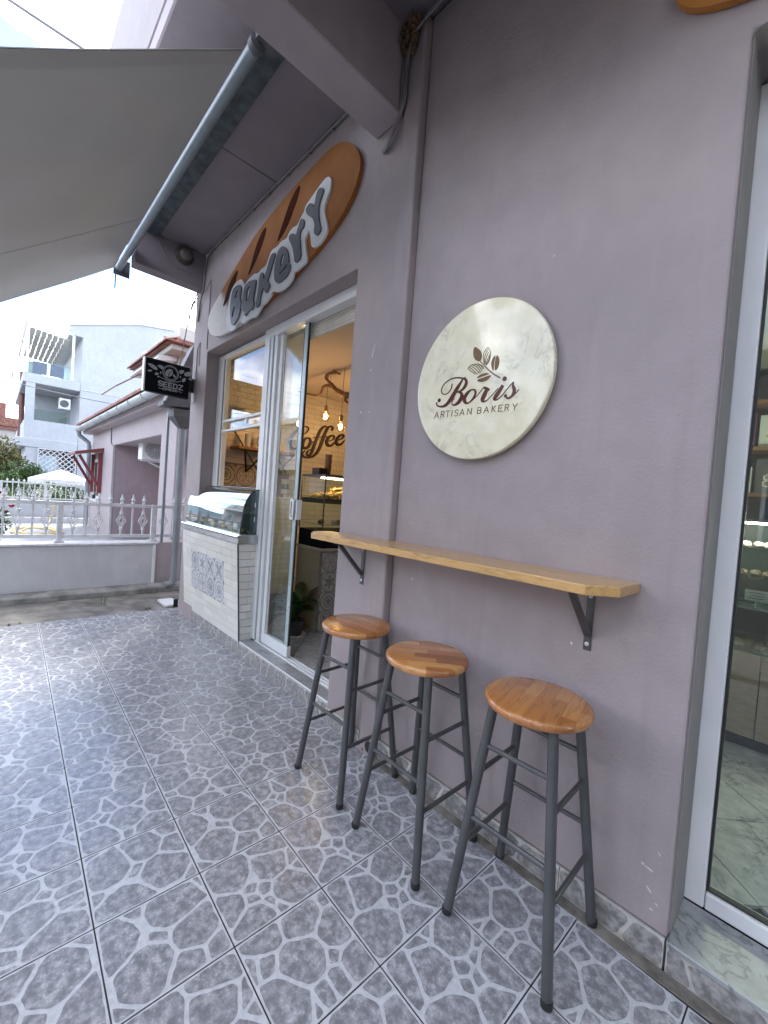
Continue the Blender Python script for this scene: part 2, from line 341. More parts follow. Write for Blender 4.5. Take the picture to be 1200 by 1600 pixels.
# ------------------------------------------------------------------ lettering and outlines, in metres on their own planes
TR = {"bak":{"B":[[[-0.9726,3.1132],[-0.9066,3.1075],[-0.8691,3.0981],[-0.8385,3.0613],[-0.8462,3.0144],[-0.859,2.9867],[-0.8278,2.9459],[-0.8321,2.8754],[-0.8643,2.821],[-0.9452,2.7827],[-1.0029,2.7956],[-1.0292,2.865],[-1.0482,2.9452],[-1.0407,3.0461],[-1.0155,3.1037]],[[-0.9203,3.0691],[-0.8956,3.0477],[-0.9118,3.0117],[-0.9563,3.0041],[-0.9517,3.0468]],[[-0.9651,2.9449],[-0.9293,2.9255],[-0.9465,2.8798],[-0.9951,2.8485],[-0.9989,2.9035]]],"a":[[[-0.5778,3.0463],[-0.5639,3.0274],[-0.5883,2.935],[-0.6005,2.8875],[-0.5777,2.8594],[-0.5991,2.8101],[-0.6377,2.8252],[-0.6894,2.8179],[-0.7221,2.7962],[-0.748,2.8076],[-0.7425,2.8397],[-0.7939,2.8557],[-0.8218,2.8904],[-0.8083,2.9402],[-0.7955,3.0076],[-0.7622,3.0592],[-0.6961,3.0709],[-0.626,3.0538]],[[-0.6981,3.0298],[-0.667,3.0172],[-0.6843,2.9471],[-0.7243,2.9084],[-0.7374,2.9299],[-0.7331,2.9971]]],"k":[[[-0.4715,3.069],[-0.4407,3.0378],[-0.4519,3.0036],[-0.4243,3.0076],[-0.3841,3.0672],[-0.3445,3.1496],[-0.2864,3.1477],[-0.274,3.1272],[-0.3139,3.0584],[-0.3475,2.9979],[-0.3753,2.9652],[-0.3298,2.9293],[-0.3308,2.912],[-0.3628,2.8737],[-0.4012,2.8896],[-0.4153,2.9293],[-0.4488,2.93],[-0.4746,2.8584],[-0.4792,2.814],[-0.5313,2.808],[-0.5473,2.8294],[-0.5294,2.9],[-0.513,2.9788],[-0.5126,3.0539]]],"e":[[[-0.1679,3.149],[-0.1182,3.1182],[-0.0801,3.0658],[-0.0636,3.007],[-0.0693,2.994],[-0.0386,2.9717],[-0.0407,2.9313],[-0.0793,2.8994],[-0.1314,2.894],[-0.1931,2.8912],[-0.2441,2.9157],[-0.2655,2.9543],[-0.2703,3.0271],[-0.2548,3.0925],[-0.2216,3.1427]],[[-0.1529,3.0933],[-0.1363,3.0718],[-0.1412,3.0277],[-0.1696,2.9979],[-0.1856,3.0128],[-0.18,3.0649]],[[-0.0927,2.9911],[-0.0719,2.9799],[-0.1104,2.9541],[-0.1767,2.9455],[-0.1898,2.9616],[-0.1307,2.9703]]],"r":[[[0.0665,3.2425],[0.1102,3.2163],[0.1122,3.1682],[0.0743,3.1582],[0.0631,3.128],[0.0765,3.0646],[0.1023,2.9681],[0.0563,2.9523],[0.02,2.9618],[0.0067,3.0109],[-0.0248,3.0895],[-0.0782,3.1539],[-0.0838,3.1863],[-0.0385,3.1857],[-0.0015,3.1646],[0.0151,3.1446],[0.0379,3.1967]]],"y":[[[0.2982,3.3365],[0.3246,3.3156],[0.3116,3.2847],[0.2857,3.2493],[0.2807,3.1901],[0.3022,3.1124],[0.3277,3.0609],[0.299,3.0388],[0.2608,3.0496],[0.2418,3.083],[0.2509,3.1206],[0.2191,3.1759],[0.1642,3.2161],[0.1249,3.2584],[0.128,3.2869],[0.1725,3.2962],[0.2069,3.2754],[0.2258,3.2341],[0.2349,3.2936],[0.2549,3.3426]]]},"bakw":[[0.3675,3.377],[0.3891,3.3395],[0.3845,3.2821],[0.3437,3.2345],[0.3254,3.1889],[0.358,3.1137],[0.3835,3.0559],[0.3751,3.0193],[0.3142,2.9829],[0.2405,2.9806],[0.2059,3.0045],[0.1919,3.0663],[0.1637,3.138],[0.1472,3.1129],[0.117,3.0894],[0.1394,3.0161],[0.1616,2.9435],[0.1515,2.9187],[0.092,2.9112],[0.0238,2.9021],[0.0011,2.9137],[-0.0135,2.8591],[-0.084,2.8369],[-0.1901,2.8281],[-0.2749,2.8623],[-0.3012,2.8745],[-0.3216,2.8407],[-0.4024,2.8079],[-0.4469,2.8126],[-0.4958,2.7764],[-0.5651,2.7446],[-0.5951,2.7569],[-0.6735,2.7649],[-0.7717,2.7508],[-0.8039,2.7591],[-0.8467,2.7945],[-0.9418,2.753],[-1.0185,2.7439],[-1.0924,2.7762],[-1.1512,2.8531],[-1.1388,2.9266],[-1.1188,3.026],[-1.0853,3.1108],[-1.0024,3.1592],[-0.883,3.1566],[-0.8362,3.123],[-0.8058,3.0701],[-0.7796,3.0866],[-0.7219,3.1028],[-0.6266,3.114],[-0.5578,3.0904],[-0.5148,3.1091],[-0.4338,3.1013],[-0.3972,3.1495],[-0.3529,3.1976],[-0.2692,3.1853],[-0.2083,3.2045],[-0.1295,3.1884],[-0.1042,3.2237],[-0.0474,3.2376],[0.0043,3.2232],[0.0352,3.254],[0.0863,3.2823],[0.0957,3.314],[0.1461,3.3336],[0.2077,3.3537],[0.2672,3.3731],[0.3254,3.3883]],"slash":[[[-0.0024,3.5232],[-0.0338,3.4385],[-0.0963,3.3622],[-0.1618,3.2914],[-0.3023,3.2232],[-0.2771,3.2767],[-0.2304,3.3437],[-0.1519,3.4482],[-0.0713,3.5087]],[[-0.483,3.4351],[-0.5167,3.3575],[-0.563,3.3001],[-0.6537,3.2144],[-0.7892,3.1299],[-0.7239,3.231],[-0.6454,3.3578],[-0.5622,3.4265]],[[-0.9795,3.2812],[-1.0121,3.2042],[-1.0606,3.1545],[-1.153,3.0786],[-1.2892,3.0209],[-1.2296,3.1113],[-1.1498,3.2118],[-1.0651,3.2595]]],"loaf":[[0.4789,3.5429],[0.5805,3.4647],[0.6413,3.3849],[0.6642,3.3087],[0.6442,3.2276],[0.6002,3.1567],[0.5159,3.0822],[0.4235,3.0348],[0.2908,2.978],[0.1064,2.9317],[-0.0548,2.8888],[-0.2783,2.8452],[-0.53,2.8096],[-0.8153,2.7834],[-1.1414,2.7684],[-1.3634,2.7847],[-1.5729,2.8569],[-1.6537,2.9702],[-1.6095,3.0832],[-1.4593,3.1472],[-1.2833,3.2264],[-1.085,3.303],[-0.8726,3.39],[-0.6757,3.4563],[-0.4163,3.5071],[-0.1828,3.5403],[0.0283,3.5586],[0.219,3.5752],[0.3597,3.5788]],"boris":[[[1.5067,1.936,0.005],[1.4944,1.9191,0.011],[1.4777,1.8976,0.018],[1.4505,1.8584,0.0217],[1.4216,1.8289,0.0159],[1.3922,1.8225,0.009],[1.3673,1.8313,0.0073],[1.3607,1.846,0.0073]],[[1.4454,1.9209,0.0052],[1.4405,1.8965,0.0052],[1.4192,1.8789,0.0044],[1.3966,1.8804,0.0045],[1.3852,1.8985,0.0045],[1.3973,1.9244,0.0045],[1.435,1.9427,0.0053],[1.4757,1.943,0.006],[1.5045,1.9353,0.0059],[1.5188,1.9382,0.0033]],[[1.4997,1.9368,0.0059],[1.52,1.9264,0.0108],[1.5235,1.9089,0.0158],[1.5132,1.8917,0.0142],[1.4966,1.8812,0.0085],[1.4749,1.8782,0.0034]],[[1.4749,1.8782,0.0034],[1.4975,1.872,0.011],[1.5053,1.8543,0.0185],[1.4919,1.8332,0.0187],[1.4708,1.822,0.0095],[1.4547,1.825,0.0043],[1.4534,1.8387,0.0035],[1.4669,1.8524,0.0022]],[[1.5732,1.8734,0.0081],[1.5552,1.8774,0.0057],[1.5348,1.8661,0.0149],[1.5204,1.8456,0.0184],[1.5263,1.8268,0.0141],[1.5436,1.821,0.0066],[1.5637,1.8345,0.0089],[1.577,1.8567,0.0105],[1.5732,1.8734,0.0081]],[[1.5621,1.8284,0.0024],[1.5885,1.8496,0.0032],[1.61,1.8721,0.0032],[1.6178,1.8793,0.0039]],[[1.6157,1.8796,0.0063],[1.6299,1.8718,0.0133],[1.6455,1.8645,0.0085]],[[1.6337,1.8669,0.0156],[1.623,1.8468,0.0196],[1.6154,1.8279,0.0181],[1.6214,1.8189,0.0102],[1.6379,1.8215,0.0039],[1.6609,1.84,0.0031],[1.6869,1.8646,0.003]],[[1.709,1.8742,0.0134],[1.6958,1.8545,0.0172],[1.6798,1.8329,0.0182],[1.6739,1.8223,0.0129],[1.6871,1.8185,0.0053],[1.7095,1.8335,0.003],[1.7359,1.8626,0.0029],[1.7559,1.8808,0.0025]],[[1.7559,1.8808,0.0036],[1.7546,1.8667,0.0094],[1.7618,1.8486,0.0136],[1.758,1.8287,0.0122],[1.7419,1.8178,0.008],[1.7283,1.8196,0.0066]],[[1.7548,1.8223,0.0029],[1.7671,1.8309,0.0029],[1.7828,1.8463,0.0018]]],"borisdots":[[1.3764,1.8537,0.0181],[1.7141,1.8995,0.0192],[1.7244,1.8284,0.014]],"leaf":{"a":[[1.5529,2.0663],[1.5478,2.0497],[1.5503,2.0233],[1.5656,2.0019],[1.5881,1.9931],[1.596,2.0087],[1.5933,2.0292],[1.5786,2.0487]],"beans":[[[1.6636,2.0094],[1.6486,1.9958],[1.6432,1.9744],[1.6508,1.9499],[1.6592,1.9385],[1.6576,1.9735]],[[1.6666,2.0077],[1.6609,1.9728],[1.6642,1.9369],[1.6798,1.9517],[1.684,1.9755],[1.6789,1.9957]],[[1.5722,1.9213],[1.5892,1.9354],[1.6185,1.9402],[1.6442,1.9325],[1.6112,1.928]],[[1.5744,1.9165],[1.6118,1.9214],[1.6508,1.9278],[1.6425,1.9157],[1.6261,1.904],[1.5965,1.9032]]],"stem":[[1.5879,1.9946,0.0032],[1.6252,1.958,0.0047],[1.6566,1.9311,0.005],[1.693,1.9067,0.006]]},"leafstripes":[[[1.6213,2.046,0.0027],[1.6065,2.0337,0.0028],[1.602,2.0129,0.0028],[1.6084,1.9809,0.0028]],[[1.6222,2.0358,0.0027],[1.614,2.0249,0.0027],[1.6085,2.0026,0.0028],[1.6117,1.9778,0.0028]],[[1.6273,2.0258,0.0027],[1.6215,2.0162,0.0027],[1.615,1.9959,0.0027],[1.6154,1.9742,0.0028]],[[1.6332,2.0156,0.0027],[1.6285,2.004,0.0027],[1.6222,1.9909,0.0027],[1.6196,1.9734,0.0027]],[[1.6221,2.0458,0.0023],[1.633,2.0317,0.0023],[1.6374,2.0112,0.0023],[1.633,1.9871,0.0023],[1.6189,1.9725,0.0024]],[[1.6378,2.0111,0.0027],[1.6317,1.9962,0.0027],[1.6234,1.9781,0.0027]],[[1.5264,1.974,0.0029],[1.5452,1.9594,0.0029],[1.5666,1.9436,0.0028]],[[1.5322,1.9793,0.0029],[1.5513,1.9658,0.0029],[1.5778,1.9409,0.0028]],[[1.5398,1.9838,0.0029],[1.562,1.9694,0.0028],[1.5884,1.9435,0.0028]],[[1.5494,1.9865,0.0029],[1.5726,1.973,0.0028],[1.5945,1.9472,0.0028]],[[1.5626,1.9862,0.0028],[1.5833,1.9747,0.0028],[1.6005,1.9516,0.0028]],[[1.5758,1.9852,0.0028],[1.5942,1.9738,0.0028],[1.605,1.9581,0.0028]],[[1.5264,1.974,0.0025],[1.5404,1.987,0.0025],[1.5758,1.986,0.0024],[1.5993,1.9736,0.0024],[1.6081,1.9611,0.0024]]],"artisan":[["A",1.3545,1.7726,0.0238,-0.0003,0.0019,0.0279],["R",1.3931,1.7721,0.0186,-0.0002,0.0019,0.0275],["T",1.4207,1.7718,0.0227,-0.0003,0.0018,0.0272],["I",1.4502,1.7715,0.0116,-0.0001,0.0018,0.0269],["S",1.4719,1.7712,0.0194,-0.0002,0.0017,0.0267],["A",1.5007,1.7709,0.0241,-0.0003,0.0017,0.0264],["N",1.5416,1.7704,0.0202,-0.0002,0.0016,0.026],["B",1.5939,1.7698,0.0181,-0.0002,0.0015,0.0254],["A",1.626,1.7695,0.023,-0.0003,0.0015,0.0251],["K",1.6654,1.769,0.0162,-0.0002,0.0014,0.0247],["E",1.6965,1.7686,0.017,-0.0002,0.0013,0.0244],["R",1.7264,1.7683,0.0162,-0.0002,0.0013,0.0241],["Y",1.7597,1.7679,0.0198,-0.0002,0.0013,0.0237]],"coffee":[[[1.2927,2.1289,0.0087],[1.3355,2.1643,0.0122],[1.3581,2.2047,0.0141],[1.335,2.2307,0.0122],[1.2833,2.2249,0.0104],[1.2252,2.1899,0.0171],[1.1653,2.1319,0.0305],[1.1206,2.0653,0.0419],[1.1037,1.9917,0.0435],[1.1209,1.9428,0.0353],[1.1718,1.9301,0.0221],[1.2291,1.9622,0.012]],[[1.3413,2.0921,0.0193],[1.3056,2.0622,0.0296],[1.2873,1.9947,0.0382],[1.3093,1.9557,0.0296],[1.3648,1.9774,0.0352],[1.3984,2.0396,0.0372],[1.385,2.0866,0.03],[1.3413,2.0921,0.0193]],[[1.4119,2.0539,0.0107],[1.4608,2.0546,0.0108]],[[1.6354,2.2834,0.0167],[1.5907,2.278,0.0239],[1.5414,2.2252,0.0328],[1.5051,2.1427,0.0362],[1.4726,2.0548,0.036],[1.4475,1.9767,0.0358],[1.4166,1.8984,0.0321],[1.3832,1.8678,0.023],[1.3555,1.8904,0.0211],[1.3776,1.9383,0.0124],[1.4218,1.955,0.0089]],[[1.7142,2.2512,0.032],[1.7302,2.2855,0.0264],[1.6921,2.3001,0.0206],[1.6436,2.2595,0.0334],[1.6041,2.167,0.0387],[1.5715,2.0696,0.0385],[1.5385,1.9811,0.0383],[1.4925,1.9083,0.0325],[1.437,1.8639,0.0233],[1.3611,1.8437,0.0159],[1.3081,1.8517,0.0192],[1.2893,1.8858,0.0174],[1.3238,1.9285,0.0087]],[[1.4462,2.1127,0.0107],[1.534,2.1323,0.0127],[1.6802,2.1589,0.0131]],[[1.6747,2.1003,0.0093],[1.7406,2.1274,0.0151],[1.766,2.1656,0.0228],[1.7378,2.1851,0.0208],[1.6805,2.1555,0.0318],[1.6477,2.0894,0.039],[1.6721,2.0456,0.0374],[1.7262,2.05,0.0264],[1.7898,2.1126,0.0134]],[[1.8205,2.131,0.0096],[1.8882,2.1649,0.0155],[1.92,2.2048,0.0234],[1.892,2.2221,0.0214],[1.8303,2.1792,0.0327],[1.8006,2.1125,0.0402],[1.8253,2.0764,0.0365],[1.8839,2.0902,0.0252],[1.9396,2.1466,0.0118]]],"seedz_corners":[[-0.5095,2.5942],[-0.0212,2.6079],[-0.0244,2.2899],[-0.5035,2.2754]],"seedz":[["S",-0.3745,2.3525,0.0365,0.0017,-0.001,0.0459],["E",-0.3257,2.3537,0.0307,0.0014,-0.0009,0.0437],["E",-0.2795,2.3551,0.0311,0.0014,-0.0008,0.0429],["D",-0.233,2.3543,0.0357,0.0016,-0.0009,0.0443],["Z",-0.1834,2.3552,0.0363,0.0016,-0.0009,0.0447],["e",-0.3337,2.3192,0.0128,0.0003,-0.0001,0.0203],["s",-0.3164,2.3198,0.0129,0.0003,-0.0001,0.0203],["p",-0.2991,2.3205,0.0129,0.0004,-0.0001,0.0204],["r",-0.2817,2.3212,0.013,0.0004,-0.0001,0.0205],["e",-0.2641,2.322,0.0131,0.0004,-0.0001,0.0205],["s",-0.2465,2.3227,0.0132,0.0004,-0.0001,0.0206],["s",-0.2288,2.3234,0.0132,0.0004,-0.0001,0.0206],["o",-0.211,2.3241,0.0133,0.0004,-0.0001,0.0207]],"seedzlines":[[[-0.3741,2.3271,0.0045],[-0.3414,2.3253,0.0046]],[[-0.1874,2.3346,0.0048],[-0.1529,2.3305,0.0048]],[[-0.377,2.4457,0.006],[-0.3495,2.4316,0.0051],[-0.3247,2.4272,0.0061],[-0.2943,2.4161,0.0051],[-0.2541,2.4154,0.0062],[-0.2241,2.4239,0.0052],[-0.1912,2.431,0.0063],[-0.1586,2.4501,0.0053]],[[-0.2889,2.4551,0.0051],[-0.2833,2.4888,0.0072],[-0.2578,2.5279,0.0052]]],"seedzleaf":[[[-0.4855,2.5435],[-0.4472,2.549],[-0.4033,2.5312],[-0.3848,2.5019],[-0.411,2.4949],[-0.4548,2.5145]],[[-0.3992,2.5445],[-0.3708,2.5571],[-0.3352,2.5509],[-0.3433,2.5184],[-0.364,2.5208]],[[-0.4831,2.4703],[-0.4629,2.4872],[-0.4286,2.4849],[-0.4569,2.4632]],[[-0.4141,2.4641],[-0.386,2.4789],[-0.3741,2.4545],[-0.4083,2.4445]],[[-0.3897,2.4388],[-0.3748,2.449],[-0.3682,2.4348],[-0.3857,2.4271]],[[-0.3603,2.4963],[-0.3513,2.4843],[-0.3609,2.4632],[-0.3694,2.4769]],[[-0.1964,2.5509],[-0.1452,2.5646],[-0.1367,2.5437],[-0.1775,2.5083]],[[-0.0452,2.554],[-0.0965,2.561],[-0.1364,2.5383],[-0.1411,2.5096],[-0.1092,2.5056],[-0.0732,2.526]],[[-0.0452,2.4802],[-0.0713,2.4942],[-0.104,2.4887],[-0.0811,2.4779]],[[-0.1498,2.4798],[-0.1188,2.4888],[-0.1223,2.4564],[-0.1473,2.4353],[-0.1586,2.4501]],[[-0.1744,2.5009],[-0.166,2.4894],[-0.1726,2.4685],[-0.1812,2.4827]],[[-0.3208,2.4924],[-0.3074,2.52],[-0.2812,2.5421],[-0.2559,2.5392],[-0.2454,2.515],[-0.2529,2.486],[-0.2767,2.4593],[-0.3015,2.4572],[-0.3172,2.4719]],[[-0.2502,2.4813],[-0.2387,2.5032],[-0.2157,2.4739],[-0.2261,2.4593]]],"seedzcirc":[[-0.268,2.5026],[-0.2723,2.5811],[-0.1949,2.5065],[-0.3383,2.4984]]}

# ------------------------------------------------------------------ materials
MAUVE = (.346, .300, .304)
M_wall = stucco('mauve_stucco', MAUVE)
M_beam = stucco('mauve_beam_paint', (.36, .316, .34), .25, .1)
M_reveal = stucco('grey_render', (.29, .28, .282), .3, .1)
M_parapet = stucco('pale_mauve_render', (.31, .28, .295), .3, .15)
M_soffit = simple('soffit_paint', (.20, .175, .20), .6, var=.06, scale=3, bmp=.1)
M_pinkwall = stucco('pale_pink_render', (.40, .355, .37), .25, .12)
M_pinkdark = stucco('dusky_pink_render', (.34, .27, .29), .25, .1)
M_white = stucco('white_render', (.43, .455, .475), .2, .12)
M_cream = stucco('cream_render', (.42, .40, .37), .2, .1)
M_greywall = stucco('grey_white_render', (.52, .53, .55), .3, .15)
M_alu = simple('white_aluminium', (.72, .74, .75), .32, var=.04, scale=5)
M_dirtywhite = simple('white_painted_iron', (.52, .54, .55), .42, var=.1, scale=14)
M_steel = simple('brushed_steel', (.55, .56, .57), .26, 1.0, var=.03, scale=3)
M_darksteel = simple('graphite_metal', (.085, .087, .089), .36, .35, var=.12, scale=12)
M_galv = simple('galvanised_sheet', (.075, .083, .09), .6, .0, var=.22, scale=9)
M_gutter = simple('pale_gutter', (.42, .46, .47), .45, var=.1, scale=6)
M_pipe = simple('grey_pvc_pipe', (.20, .225, .245), .45, var=.1, scale=6)
M_black = simple('black_rubber', (.012, .012, .014), .5, var=.2)
M_blackgloss = simple('black_panel', (.005, .006, .012), .55, var=.2, spec=.12)
M_tube = simple('roller_tube', (.20, .245, .27), .45, .2, var=.08, scale=10)
M_slate = simple('weathered_flashing', (.055, .075, .085), .6, var=.45, scale=16, bmp=.3, bscale=40)
M_concrete = simple('old_concrete', (.135, .128, .115), .8, var=.45, scale=5, bmp=.6, bscale=45)
M_kerb = simple('kerb_concrete', (.20, .20, .19), .8, var=.35, scale=7, bmp=.5, bscale=50)
M_grout = simple('floor_grout', (.022, .020, .021), .85, var=.3, scale=20)
M_grout2 = simple('pale_grout', (.16, .155, .15), .85, var=.25, scale=20)
M_asphalt = simple('asphalt', (.05, .05, .052), .85, var=.25, scale=10, bmp=.5, bscale=120)
M_earth = simple('dry_ground', (.16, .145, .12), .9, var=.3, scale=2)
M_rope = simple('rope', (.42, .37, .34), .8, var=.15, scale=40)
M_cable = simple('grey_cable', (.20, .19, .21), .5, var=.1)
M_redwood = simple('red_stained_wood', (.17, .035, .038), .5, var=.25, scale=20)
M_brownbar = simple('brown_painted_bar', (.16, .07, .06), .5, var=.15)
M_rooftile = simple('terracotta', (.21, .09, .068), .75, var=.35, scale=6, bmp=.3)
M_screen = simple('blue_grey_screen', (.10, .13, .18), .5, var=.1)
M_beigeblind = simple('beige_blind', (.56, .53, .47), .8, var=.08)
M_bolt = simple('pale_bolt', (.62, .64, .64), .4, .3, var=.05)
M_mud = simple('mud_nest', (.13, .075, .04), .9, var=.5, scale=60, bmp=1.0, bscale=120)
M_chip = simple('bare_plaster', (.62, .60, .58), .8, var=.1)
M_gasket = simple('black_gasket', (.015, .017, .018), .55, var=.1)
M_leaf = simple('leaf_green', (.035, .10, .022), .45, var=.5, scale=3, c2=(.09, .17, .03))
M_leafolive = simple('leaf_olive', (.07, .10, .03), .5, var=.5, scale=2.2, c2=(.17, .16, .045))
M_plantleaf = simple('glossy_plant_leaf', (.010, .042, .010), .3, var=.4, scale=14, c2=(.022, .085, .02))
M_bark = simple('bark', (.10, .075, .055), .9, var=.3, scale=20, bmp=.6)
M_red = simple('rose_petal', (.42, .015, .045), .5, var=.3, scale=30)
M_ceil = simple('cream_ceiling', (.58, .51, .46), .7, var=.05, scale=2)
M_hose = simple('yellow_hose', (.55, .42, .16), .5, var=.1)
M_hill = simple('far_hillside', (.075, .115, .15), .95, var=.2, scale=.01)  # blue of distance haze mixed into the flat hill colour
M_parasol = simple('white_canvas', (.60, .61, .62), .8, var=.04)
M_glass = glass('window_glass')
M_doorglass = glass('door_glass', (.91, .955, .94), 1.0)
M_caseglass = glass('case_glass', (.88, .94, .92), 1.6, .02)
M_railglass = glass('green_glass', (.74, .85, .82), 1.0)
M_bulbglass = glass('bulb_glass', (1.0, .92, .75), .6)
M_fil = emit('lamp_filament', (1.0, .62, .28), 56)
M_led = emit('led_strip', (1.0, .80, .48), 7)
M_pot = simple('dark_pot', (.03, .028, .03), .5, var=.2)
M_kraft = simple('brown_ceramic', (.30, .16, .085), .4, var=.2)
M_cup = simple('white_cup', (.70, .68, .62), .4, var=.05)
M_yellow = simple('yellow_pack', (.72, .50, .05), .5, var=.1)
M_card = simple('pale_blue_card', (.45, .62, .72), .6, var=.05)
M_tin = simple('plum_box', (.16, .05, .12), .5, var=.15)
M_boxgrey = simple('grey_box', (.10, .10, .10), .5, var=.15)
M_gold = simple('gold_print', (.55, .42, .16), .4, .5, var=.1)
M_bread = simple('golden_pastry', (.74, .42, .075), .55, var=.35, scale=60, bmp=.5, bscale=150)
M_cookie = simple('pale_cookie', (.52, .37, .19), .7, var=.25, scale=50, bmp=.5, bscale=150)
M_choc = simple('dark_pastry', (.10, .045, .03), .5, var=.6, scale=70, c2=(.30, .18, .13), bmp=.5, bscale=150)
M_creampastry = simple('cream_pastry', (.55, .46, .42), .6, var=.5, scale=90, bmp=.5, bscale=150)
M_greytext = simple('grey_letter_board', (.085, .098, .112), .5, var=.08)
M_signwhite = simple('white_letter_board', (.62, .64, .64), .5, var=.05)
M_score = simple('dark_crust', (.045, .011, .005), .85, var=.2, scale=20, spec=.1)
M_bean = simple('brown_print', (.15, .082, .030), .35, var=.15, scale=60)
M_maroon = simple('maroon_print', (.085, .016, .012), .35, var=.1)
M_coffee = simple('coffee_letters', (.030, .008, .005), .5, var=.1)
M_signprint = simple('silver_print', (.42, .44, .48), .5, var=.1)
M_lightedge = simple('white_acrylic', (.85, .86, .86), .4, var=.02)

def tile_stone():
    mt, t, b = newmat('printed_stone'); v = coords(t, 'World')
    n1 = tnoise(t, v, 34, 6, .65); n2 = tnoise(t, v, 9, 3); n3 = tnoise(t, v, 130, 3, .6)
    col = cmix(t, n1.smooth(.36, .66), (.155, .159, .171), (.34, .347, .365))
    col = cmix(t, (n3 * .5 + n1 * .5).smooth(.53, .63) * .75, col, (.46, .47, .485))
    col = cmix(t, n2.smooth(.35, .7) * .3, col, (.20, .20, .222))
    st = tnoise(t, v, 1.7, 6, .62); col = cmix(t, st.smooth(.52, .72) * .2, col, (.13, .125, .125))
    t.links.new(col, b.inputs['Base Color'])
    t.links.new((tnoise(t, v, 3, 4) * .18 + .16).k, b.inputs['Roughness'])
    bump(t, b, n1, .06, .002); return mt
def tile_joint():
    mt, t, b = newmat('printed_joint'); v = coords(t, 'World')
    col = cmix(t, tnoise(t, v, 60, 4).smooth(.3, .7), (.395, .412, .432), (.49, .507, .527))
    st = tnoise(t, v, 1.7, 6, .62); col = cmix(t, st.smooth(.52, .72) * .2, col, (.26, .26, .265))
    t.links.new(col, b.inputs['Base Color']); t.links.new((tnoise(t, v, 3, 4) * .18 + .19).k, b.inputs['Roughness'])
    bump(t, b, tnoise(t, v, 90, 3), .05, .002); return mt
M_stone, M_joint = tile_stone(), tile_joint()
def warm(c, k): return tuple(x*y for x, y in zip(c, k))
def skirt_mats():
    out = []
    for nm, a, bb in (('skirting_joint', (.44, .43, .40), (.58, .56, .53)), ('skirting_stone', (.17, .17, .165), (.36, .355, .345))):
        mt, t, b = newmat(nm); v = coords(t, 'World')
        col = cmix(t, tnoise(t, v, 45, 5).smooth(.35, .68), a, bb)
        x, y, z = xyz(t, v)
        col = cmix(t, (z*-1.0 + .06 + tnoise(t, v, 25, 4)*.08).smooth(.06, .12) * .5, col, (.15, .138, .118))
        t.links.new(col, b.inputs['Base Color']); b.inputs['Roughness'].default_value = .4; out.append(mt)
    return out
M_skirt = skirt_mats()

def marble(name, a, bb, vein, scale=3.5, rough=.12, kind='World', amt=.8, coat=0):
    mt, t, b = newmat(name); v = coords(t, kind)
    n = tnoise(t, v, scale, 7, .62, None, 1.2); n2 = tnoise(t, v, scale*.55, 5, .6, None, 2.0); n3 = tnoise(t, v, scale*4, 5, .6)
    col = cmix(t, n3.smooth(.3, .7), a, bb)
    ve = ((n - .5).abs() * -1.0 + .035).smooth(0, .035) * n2.smooth(.42, .62)
    col = cmix(t, ve * amt, col, vein)
    col = cmix(t, n2.smooth(.5, .8) * .35 * amt, col, vein)
    t.links.new(col, b.inputs['Base Color']); b.inputs['Roughness'].default_value = rough
    if coat: b.inputs['Coat Weight'].default_value = coat; b.inputs['Coat Roughness'].default_value = .03
    return mt
M_sill = marble('grey_marble', (.25, .27, .275), (.34, .36, .36), (.11, .12, .125), 4, .3)
M_floorin = marble('marble_floor_tile', (.30, .315, .32), (.42, .43, .43), (.11, .12, .13), 4.5, .18)
M_cap = marble('wall_cap_stone', (.50, .51, .52), (.62, .63, .64), (.35, .36, .38), 5, .5)
M_disc = marble('cream_resin_marble', (.76, .715, .51), (.85, .81, .62), (.46, .45, .34), 4.2, .16, 'World', .55, .3)

def brick_glaze(name, c, rough=.3):
    mt, t, b = newmat(name); v = coords(t, 'World')
    oi = nd(t, 'ShaderNodeObjectInfo'); rnd = X(t, oi.outputs['Random'])
    col = cmix(t, rnd, tuple(x*.90 for x in c), tuple(x*1.05 for x in c))
    col = cmix(t, tnoise(t, v, 40, 4).smooth(.45, .75) * .35, col, tuple(x*.86 for x in c))
    t.links.new(col, b.inputs['Base Color']); b.inputs['Roughness'].default_value = rough
    bump(t, b, tnoise(t, v, 35, 3), .12, .003); return mt
M_brick = brick_glaze('cream_glazed_brick', (.66, .65, .60))
M_brick2 = brick_glaze('ivory_wall_brick', (.66, .61, .53), .4)

